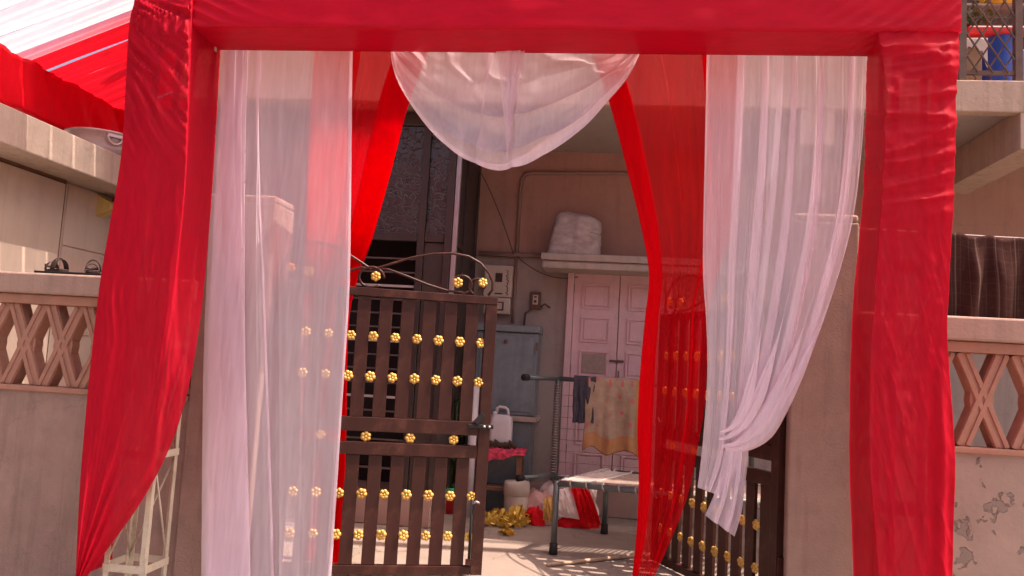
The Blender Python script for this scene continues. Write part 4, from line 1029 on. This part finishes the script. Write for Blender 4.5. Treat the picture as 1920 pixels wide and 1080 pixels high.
def heap(name, mtl, c, rx, ry, h, seed, parent=None, n=44, fold=.22, lab=None, cat='cloth'):
    rows = []
    for j in range(19):
        v = j / 18; row = []
        for i in range(n + 1):
            a = 2 * math.pi * (i % n) / n; k = 1 + fold * nz(math.cos(a) * 2, math.sin(a) * 2, seed) + fold * .5 * nz(math.cos(a) * 5, math.sin(a) * 5, seed + v * 3)
            r = math.cos(v * math.pi / 2) ** .55 * k
            zz = h * math.sin(v * math.pi / 2) ** .9 * (1 + fold * nz(math.cos(a) * r * 3, math.sin(a) * r * 3, seed + 7)) + fold * .25 * h * nz(a * 3, v * 6, seed + 4)
            row.append((c[0] + rx * r * math.cos(a), c[1] + ry * r * math.sin(a), c[2] + max(.004, zz)))
        rows.append(row)
    o = MB().grid(rows).build(name, mtl, parent, smooth=True)
    if lab: props(o, lab, cat)
    return o
def slope_cloth(name, mtl, quad, seed, amp=.03, nu=36, nv=30, parent=None, k=9, bulge=.10):
    a, b, c, d = [Vector(q) for q in quad]; rows = []           # a-b top edge, d-c bottom edge
    nrm = (b - a).cross(d - a).normalized()
    for j in range(nv + 1):
        v = j / nv; row = []
        for i in range(nu + 1):
            u = i / nu; p = a.lerp(b, u).lerp(d.lerp(c, u), v)
            p = p + Vector((0, -.5, .35)) * (bulge * math.sin(math.pi * min(1, v * 1.05)) ** .8) + nrm * (amp * math.sin(u * k + 2 * nz(u * 3, v * 2, seed)) * .5 + amp * nz(u * 5, v * 4, seed) + amp * .5 * nz(u * 13, v * 9, seed))
            p.z = max(p.z, .008); row.append(tuple(p))
        rows.append(row)
    return MB().grid(rows).build(name, mtl, parent, smooth=True)
Yp = 7.75
g0 = U(1050, 985, Z=0); Yp = g0.y
q = lambda px, py, y=Yp: tuple(U(px, py, Y=y))
pl = thing('cloth_pile', 'heap of folded white, pink and red decoration cloth under the cot', 'cloth pile', (g0.x, Yp, 0))
cw = U(1020, 975, Z=0)
heap('pink_bundle', M['pile_pink'], (U(1010, 950, Y=Yp + .1).x, Yp + .12, 0), .26, .20, U(1010, 925, Y=Yp).z, 3, pl)
heap('white_bundle', M['pile_white'], (U(1062, 940, Y=Yp + .15).x, Yp + .22, 0), .32, .24, U(1062, 906, Y=Yp).z, 8, pl)
slope_cloth('white_flap', M['pile_white'], (q(1040, 912, Yp), q(1072, 905, Yp), q(1092, 975, Yp - .12), q(1048, 968, Yp - .10)), 4, .02, parent=pl)
slope_cloth('red_flap', M['pile_red'], (q(1066, 905, Yp - .02), q(1098, 908, Yp - .02), q(1128, 985, Yp - .16), q(1088, 980, Yp - .15)), 6, .03, parent=pl, k=24)
slope_cloth('white_flap', M['pile_white'], (q(1092, 906, Yp + .03), q(1120, 914, Yp + .03), q(1117, 952, Yp - .02), q(1108, 945, Yp - .02)), 9, .015, parent=pl)
slope_cloth('gold_flap', M['pile_gold'], (q(1021, 933, Yp - .08), q(1036, 930, Yp - .08), q(1036, 978, Yp - .14), q(1018, 975, Yp - .14)), 12, .01, parent=pl)
gx = U(1075, 988, Z=0)
heap('red_hem', M['pile_red'], (gx.x, gx.y + .03, 0), .24, .10, .10, 15, pl, fold=.5)
heap('red_bundle', M['pile_red'], (U(1003, 975, Y=Yp - .1).x, Yp - .05, 0), .10, .09, .15, 21, fold=.5, lab='small crumpled red cloth between the tinsel and the pile')
# tinsel garland
tg = thing('tinsel_garland', 'heap of gold tinsel garland on the courtyard floor', 'garland', tuple(U(945, 985, Z=0)))
random.seed(5); mb = MB(); mb2 = MB()
tc0 = U(950, 985, Z=0)
def ribbon(mb, c, n, R1, H):
    p = Vector(c); pts = []; a = random.uniform(0, 6.28)
    for k in range(n):
        a += random.uniform(-1.2, 1.2); p = p + Vector((math.cos(a), math.sin(a), 0)) * .035
        d = p - Vector(c); d.z = 0
        if d.length > R1: p -= d * .4
        pts.append((p.x, p.y, .012 + H * abs(nz(p.x * 9, p.y * 9, k * .3)) * (1.3 - d.length / R1 * .8)))
    rows = [[], []]
    for k, q_ in enumerate(pts):
        w_ = .022; aa = k * .9 + random.uniform(-.3, .3)
        rows[0].append((q_[0] - w_ * math.cos(aa), q_[1] - w_ * .6 * math.sin(aa), q_[2] + w_ * math.sin(aa) * .8 + .02)); rows[1].append((q_[0] + w_ * math.cos(aa), q_[1] + w_ * .6 * math.sin(aa), max(.006, q_[2] - w_ * math.sin(aa) * .8)))
    mb.grid(rows)
for k in range(26): ribbon(mb, (tc0.x + random.uniform(-.12, .12), tc0.y + random.uniform(-.10, .14), 0), 26, .13, .28)
mb.build('ribbon_heap', M['tinsel'], tg)
te = U(945, 1003, Z=0)
for k in range(6): ribbon(mb2, (te.x + random.uniform(-.04, .04), te.y + random.uniform(-.03, .06), 0), 16, .06, .05)
mb2.build('ribbon_tail', M['tinsel'], tg)
# stick
s0, s1 = U(1025, 1060, Z=.015), U(1205, 1041, Z=.015)
pth = [s0.lerp(s1, i / 14) + Vector((0, .012 * nz(i * .6, 0, 1), .004)) for i in range(15)]
props(MB().tube(pth, [.012 + .004 * abs(nz(i * .9, 0, 3)) + .006 * i / 14 for i in range(15)], 8).build('bamboo_stick', M['pale_wood'], smooth=True), 'pale wooden stick lying on the courtyard floor', 'stick')
# white pipe and plants behind the gate
wpx = U(889, 760, Y=8.2)
props(MB().tube([(wpx.x, 8.2, .004), (wpx.x, 8.2, U(892, 715, Y=8.2).z)], .045, 14).build('drain_pipe', M['white_plastic'], smooth=True), 'white upright pipe seen between the gate slats', 'pipe')
def plant(name, label, px, py, Y, h, mpot, rim, seed, n=36, pot=True):
    c = U(px, py, Y=Y); c.z = 0.004; t_ = thing(name, label, 'plant', tuple(c)); random.seed(seed)
    z0 = 0
    if pot:
        MB().lathe(tuple(c), [(0, 0), (.075, 0), (.10, .20), (.105, .205), (.09, .205), (.085, .19), (0, .185)], 20).build('pot', mpot, t_, smooth=True)
        if rim: MB().lathe(tuple(c + Vector((0, 0, .19))), [(.107, 0), (.112, .0), (.112, .075), (.1, .075), (.096, 0)], 20).build('pot_rim', rim, t_, smooth=True)
        z0 = .19
    st = MB()
    for k in range(5): st.tube([(c.x, c.y, z0), (c.x + random.uniform(-.05, .05), c.y + random.uniform(-.05, .05), z0 + h * .5), (c.x + random.uniform(-.12, .12), c.y + random.uniform(-.1, .1), z0 + h * .95)], .008, 5)
    st.build('stem', M['leaf'], t_, smooth=True)
    mb = MB()
    for k in range(n):
        z_ = z0 + h * random.uniform(.25, 1); a = random.uniform(0, 6.28); l = random.uniform(.10, .20); r0 = random.uniform(0, .08)
        b = Vector((c.x + r0 * math.cos(a), c.y + r0 * math.sin(a), z_)); d = Vector((math.cos(a), math.sin(a), random.uniform(-.3, .7))).normalized(); s_ = d.cross(up).normalized() * l * .22
        mb.add([b, b + d * l * .5 + s_, b + d * l - up * .03, b + d * l * .5 - s_], [(0, 1, 2, 3)])
    mb.build('leaves', M['leaf'], t_); return t_
plant('potted_plant', 'leafy plant in a red pot with green rim behind the gate', 842, 935, 8.3, 1.0, M['red_plastic'], M['green_plastic'], 3, 70)
plant('potted_plant', 'dark leafy plant behind the gate slats left of the red pot', 808, 935, 8.25, 1.15, M['rust'], None, 5, 90)
plant('potted_plant', 'small green plant behind the right wall lattice', 1806, 960, 6.1, .75, M['rust'], None, 8, 60)

# ================================================================== SANDALS
bd = U(72, 514, Y=5.42); be_ = U(200, 519, Y=5.42)
props(B(bd.x, be_.x, 5.37, 5.58, 2.022, 2.04).build('black_mat', M['rubber'], bevel=.003), 'thin black board on the left wall coping under the sandals', 'board')
def sandal(cx_, label, ry):
    t_ = thing('sandal', label, 'sandal', (cx_, 5.47, 2.042), ry, group='sandals on the wall')
    out = [(.0, -.115), (.035, -.11), (.05, -.05), (.042, .03), (.045, .09), (.03, .125), (0, .132), (-.03, .125), (-.042, .09), (-.036, .03), (-.046, -.05), (-.034, -.11)]
    n = len(out); mb = MB().add([(x, y, 0) for x, y in out] + [(x, y, .022) for x, y in out], [tuple(range(n))[::-1], tuple(range(n, 2 * n))] + [(i, (i + 1) % n, (i + 1) % n + n, i + n) for i in range(n)])
    mb.build('sole', M['sandal'], t_, bevel=.004)
    for y, w_, hh_ in ((-.055, .050, .075), (-.02, .048, .085), (.075, .044, .06)):
        rows = [[( w_ * math.cos(a), y + dy, .018 + hh_ * math.sin(a)) for a in [math.pi * i / 14 for i in range(15)]] for dy in (-.016, .016)]
        MB().grid(rows).build('strap', M['sandal'], t_, smooth=True, solid=.004)
    rows = [[(.044 * math.cos(a), .085 + .055 * math.sin(a) + dy * .3, .05 + dy) for a in [math.pi * i / 14 for i in range(15)]] for dy in (-.01, .012)]
    MB().grid(rows).build('heel_strap', M['sandal'], t_, smooth=True, solid=.004)
    return t_
sandal(U(103, 505, Y=5.45).x, 'dark strappy sandal on the left wall, the one farther from the red cloth', R_(62))
sandal(U(170, 508, Y=5.45).x, 'dark strappy sandal on the left wall, the one next to the red cloth', R_(38))

# ================================================================== RIGHT SIDE
# plaid blanket on a clothesline behind the right wall
YB = 5.74
lz0, lz1 = U(1700, 432, Y=YB).z, U(1930, 451, Y=YB).z
lx0, lx1 = U(1700, 432, Y=YB).x, U(1930, 451, Y=YB).x
props(MB().tube(sag((1.58, YB, U(1640, 428, Y=YB).z), (5.0, YB, lz1 - .0), .02), .006, 6).build('clothesline', M['rope'], smooth=True), 'rope clothesline stretched above the right compound wall', 'rope')
rows = []; uv = []; nu, nv = 150, 60
xA, xB = U(1752, 436, Y=YB).x, U(1985, 455, Y=YB).x
for j in range(nv + 1):
    v = j / nv; row = []
    for i in range(nu + 1):
        u = i / nu; x = xA + (xB - xA) * u
        zt_ = U(1752 + 233 * u, 436 + 19 * u + 3 * math.sin(u * 25), Y=YB).z
        L_ = .66; s_ = v * (L_ + .25) - .25
        fold = .035 * math.sin(u * 24 + 2.5 * nz(u * 4, v, 3) + v * 1.2) + .02 * nz(u * 14, v * 2, 4)
        if s_ < 0: z_ = zt_ + s_; y_ = YB + .03 + .3 * fold
        else: z_ = zt_ - s_; y_ = YB - .01 - (.03 + fold) * sm(0, .3, s_)
        row.append((x + .02 * nz(u * 6, v * 2, 8) * v, y_, z_)); uv.append((u * 1.0, v))
    rows.append(row)
o = MB().grid(rows).build('plaid_blanket', M['plaid'], smooth=True, solid=.008)
at = o.data.attributes.new('uvc', 'FLOAT_VECTOR', 'POINT'); at.data.foreach_set('vector', [c for q_ in uv for c in (q_[0], q_[1], 0)])
props(o, 'dark brown plaid blanket hanging above the right compound wall', 'blanket')

# balcony grille and stored things
gr = thing('balcony_grille', 'rusty chain link grille on the balcony edge', 'grille', (3.2, 7.28, 4.27))
gx0, gx1 = U(1803, 80, Y=7.28).x, U(1908, 80, Y=7.28).x
for x in (gx0, gx1): B(x - .03, x + .03, 7.25, 7.31, 4.272, 5.6).build('post', M['rust'], gr)
gz = U(1850, 137, Y=7.28).z
B(gx0 + .031, gx1 - .031, 7.265, 7.295, gz - .018, gz + .018).build('rail', M['rust'], gr)
stp = .125; k = 0; x = gx0 - 1.3
while x < gx1:
    for sg in (1, -1):
        a = Vector((x, 7.27 + .008 * sg, gz)); b = Vector((x + 1.3 * .62, 7.27 + .008 * sg, gz + 1.3))
        if sg < 0: a.x, b.x = b.x, a.x
        # clip to the opening
        d = b - a; t0, t1 = 0, 1
        for lo, hi, s_, e2 in ((gx0 + .03, gx1 - .03, a.x, d.x),):
            ta, tb_ = (lo - s_) / e2, (hi - s_) / e2
            t0, t1 = max(t0, min(ta, tb_)), min(t1, max(ta, tb_))
        if t1 - t0 > .02: MB().tube([a + d * t0, a + d * t1], .0085, 5).build('mesh_wire', M['rust'], gr)
    x += stp
for k in range(4):
    xx = gx0 + .1 + k * .13; MB().tube([(xx + .02 * math.sin(q * 1.5), 7.28, gz - .02 - .028 * q) for q in range(4)], .008, 5).build('hook_wire', M['rust'], gr)
Yb = 7.75
bx0, bx1 = U(1838, 100, Y=Yb).x, U(1906, 100, Y=Yb).x; bz1 = U(1870, 76, Y=Yb).z
bt_ = thing('blue_drum', 'blue plastic drum with a red cover on the balcony behind the grille', 'drum', ((bx0 + bx1) / 2, Yb, 4.142))
r_ = (bx1 - bx0) / 2
MB().lathe(((bx0 + bx1) / 2, Yb, 4.142), [(0, 0), (r_ * .95, 0), (r_, .05), (r_, .2), (r_ * 1.03, .22), (r_, .24), (r_, bz1 - 4.15)], 36).build('body', M['blue_plastic'], bt_, smooth=True)
B((bx0 + bx1) / 2 + .10, (bx0 + bx1) / 2 + .16, Yb - r_ * 1.02, Yb - r_ * .9, 4.15, bz1 - .15).build('stripe', M['blue_light'], bt_, bevel=.01)
rz0 = U(1850, 77, Y=Yb).z; rz1 = U(1850, 62, Y=Yb).z
B(bx0 - .18, bx1 + .03, Yb - r_ - .02, Yb + .25, rz0, rz1).build('cover', M['red_plastic'], bt_, bevel=.02)
kx0, kx1 = U(1788, 120, Y=7.45).x, U(1835, 120, Y=7.45).x; kz = U(1820, 80, Y=7.45).z
B_ = thing('cardboard_box', 'brown box with a pale pink cloth on the balcony at the grille', 'box', ((kx0 + kx1) / 2, 7.45, 4.142))
B(kx0, kx1, 7.38, 7.60, 4.142, kz).build('carton', M['card'], B_, bevel=.006)
rows = []
for j in range(21):
    row = []
    for i in range(25):
        u, v = i / 24, j / 20; x = kx0 - .01 + (kx1 + .05 - kx0) * u
        if v < .5: y, z_ = 7.61 - .24 * v * 2, kz + .012 + .01 * abs(nz(u * 5, v * 4, 2))
        else: y, z_ = 7.368 - .006 * abs(nz(u * 9, v, 3)), kz + .01 - (v - .5) * 2 * (.10 + .05 * nz(u * 6, 0, 5) + .18 * sm(.8, .95, u))
        row.append((x, y, z_))
    rows.append(row)
MB().grid(rows).build('cover_cloth', M['pile_white'], B_, smooth=True)
# balcony shelf, jars, tub, plants
shz = U(1870, 45, Y=8.0).z
st_ = thing('balcony_shelf', 'crowded wooden shelf at the back of the balcony', 'shelf', (3.4, 8.1, 4.142))
B(2.9, 4.2, 8.02, 8.3, shz - .02, shz).build('board', M['rust'], st_); B(2.9, 4.2, 8.02, 8.3, shz - .28, shz - .26).build('board', M['rust'], st_)
for x in (2.92, 4.15): B(x, x + .04, 8.05, 8.3, 4.142, shz + .3).build('post', M['rust'], st_)
B(2.9, 4.2, 8.02, 8.3, shz + .20, shz + .22).build('board', M['shelf'], st_)
random.seed(9)
jcol = ['pale_wood', 'red_plastic', 'card', 'white_plastic', 'pile_gold', 'rust', 'door']
jw_ = ['amber', 'red', 'brown', 'white', 'gold', 'dark brown', 'pink']
for k in range(7):
    x = U(1826 + 13 * k, 56, Y=8.1).x
    props(MB().lathe((x, 8.1, shz - .259), [(0, 0), (.03, 0), (.033, .08), (.022, .10), (.022, .12), (0, .122)], 14).build('jar', M[jcol[k]], smooth=True), '%s jar in the row on the balcony shelf' % jw_[k], 'jar', 'jars on the balcony shelf')
tbz = U(1875, 14, Y=8.1).z; txc = U(1877, 8, Y=8.1).x
props(MB().lathe((txc, 8.12, shz + .221), [(0, 0), (.16, 0), (.2, .17), (.215, .18), (.205, .19), (.19, .175), (.15, .02), (0, .015)], 28).build('yellow_tub', M['yellow_plastic'], smooth=True), 'yellow plastic tub on top of the balcony shelf', 'tub')
def leafball(name, label, c, r, seed, n=120):
    t_ = thing(name, label, 'plant', tuple(c)); random.seed(seed)
    MB().lathe(tuple(c), [(0, 0), (.07, 0), (.09, .16), (.08, .16), (.07, .14), (0, .14)], 16).build('pot', M['rust'], t_, smooth=True)
    mb = MB()
    for k in range(n):
        d = Vector((random.gauss(0, 1), random.gauss(0, 1), random.gauss(0, 1))).normalized() * r * random.uniform(.3, 1); b = Vector(c) + Vector((0, 0, .2 + r * .8)) + d
        e1 = Vector((random.gauss(0, 1), random.gauss(0, 1), random.gauss(0, .5))).normalized() * .06; s_ = e1.cross(up).normalized() * .02
        mb.add([b, b + e1 * .5 + s_, b + e1, b + e1 * .5 - s_], [(0, 1, 2, 3)])
    mb.build('leaves', M['leaf'], t_)
leafball('potted_plant', 'bushy green plant on the balcony left of the shelf jars', (U(1822, 40, Y=7.95).x, 7.92, 4.75), .22, 3)
props(B(U(1822, 40, Y=7.95).x - .12, U(1822, 40, Y=7.95).x + .12, 7.8, 8.01, 4.142, 4.748).build('plant_stand', M['rust'], bevel=.006), 'dark stand under the bushy balcony plant', 'stand')
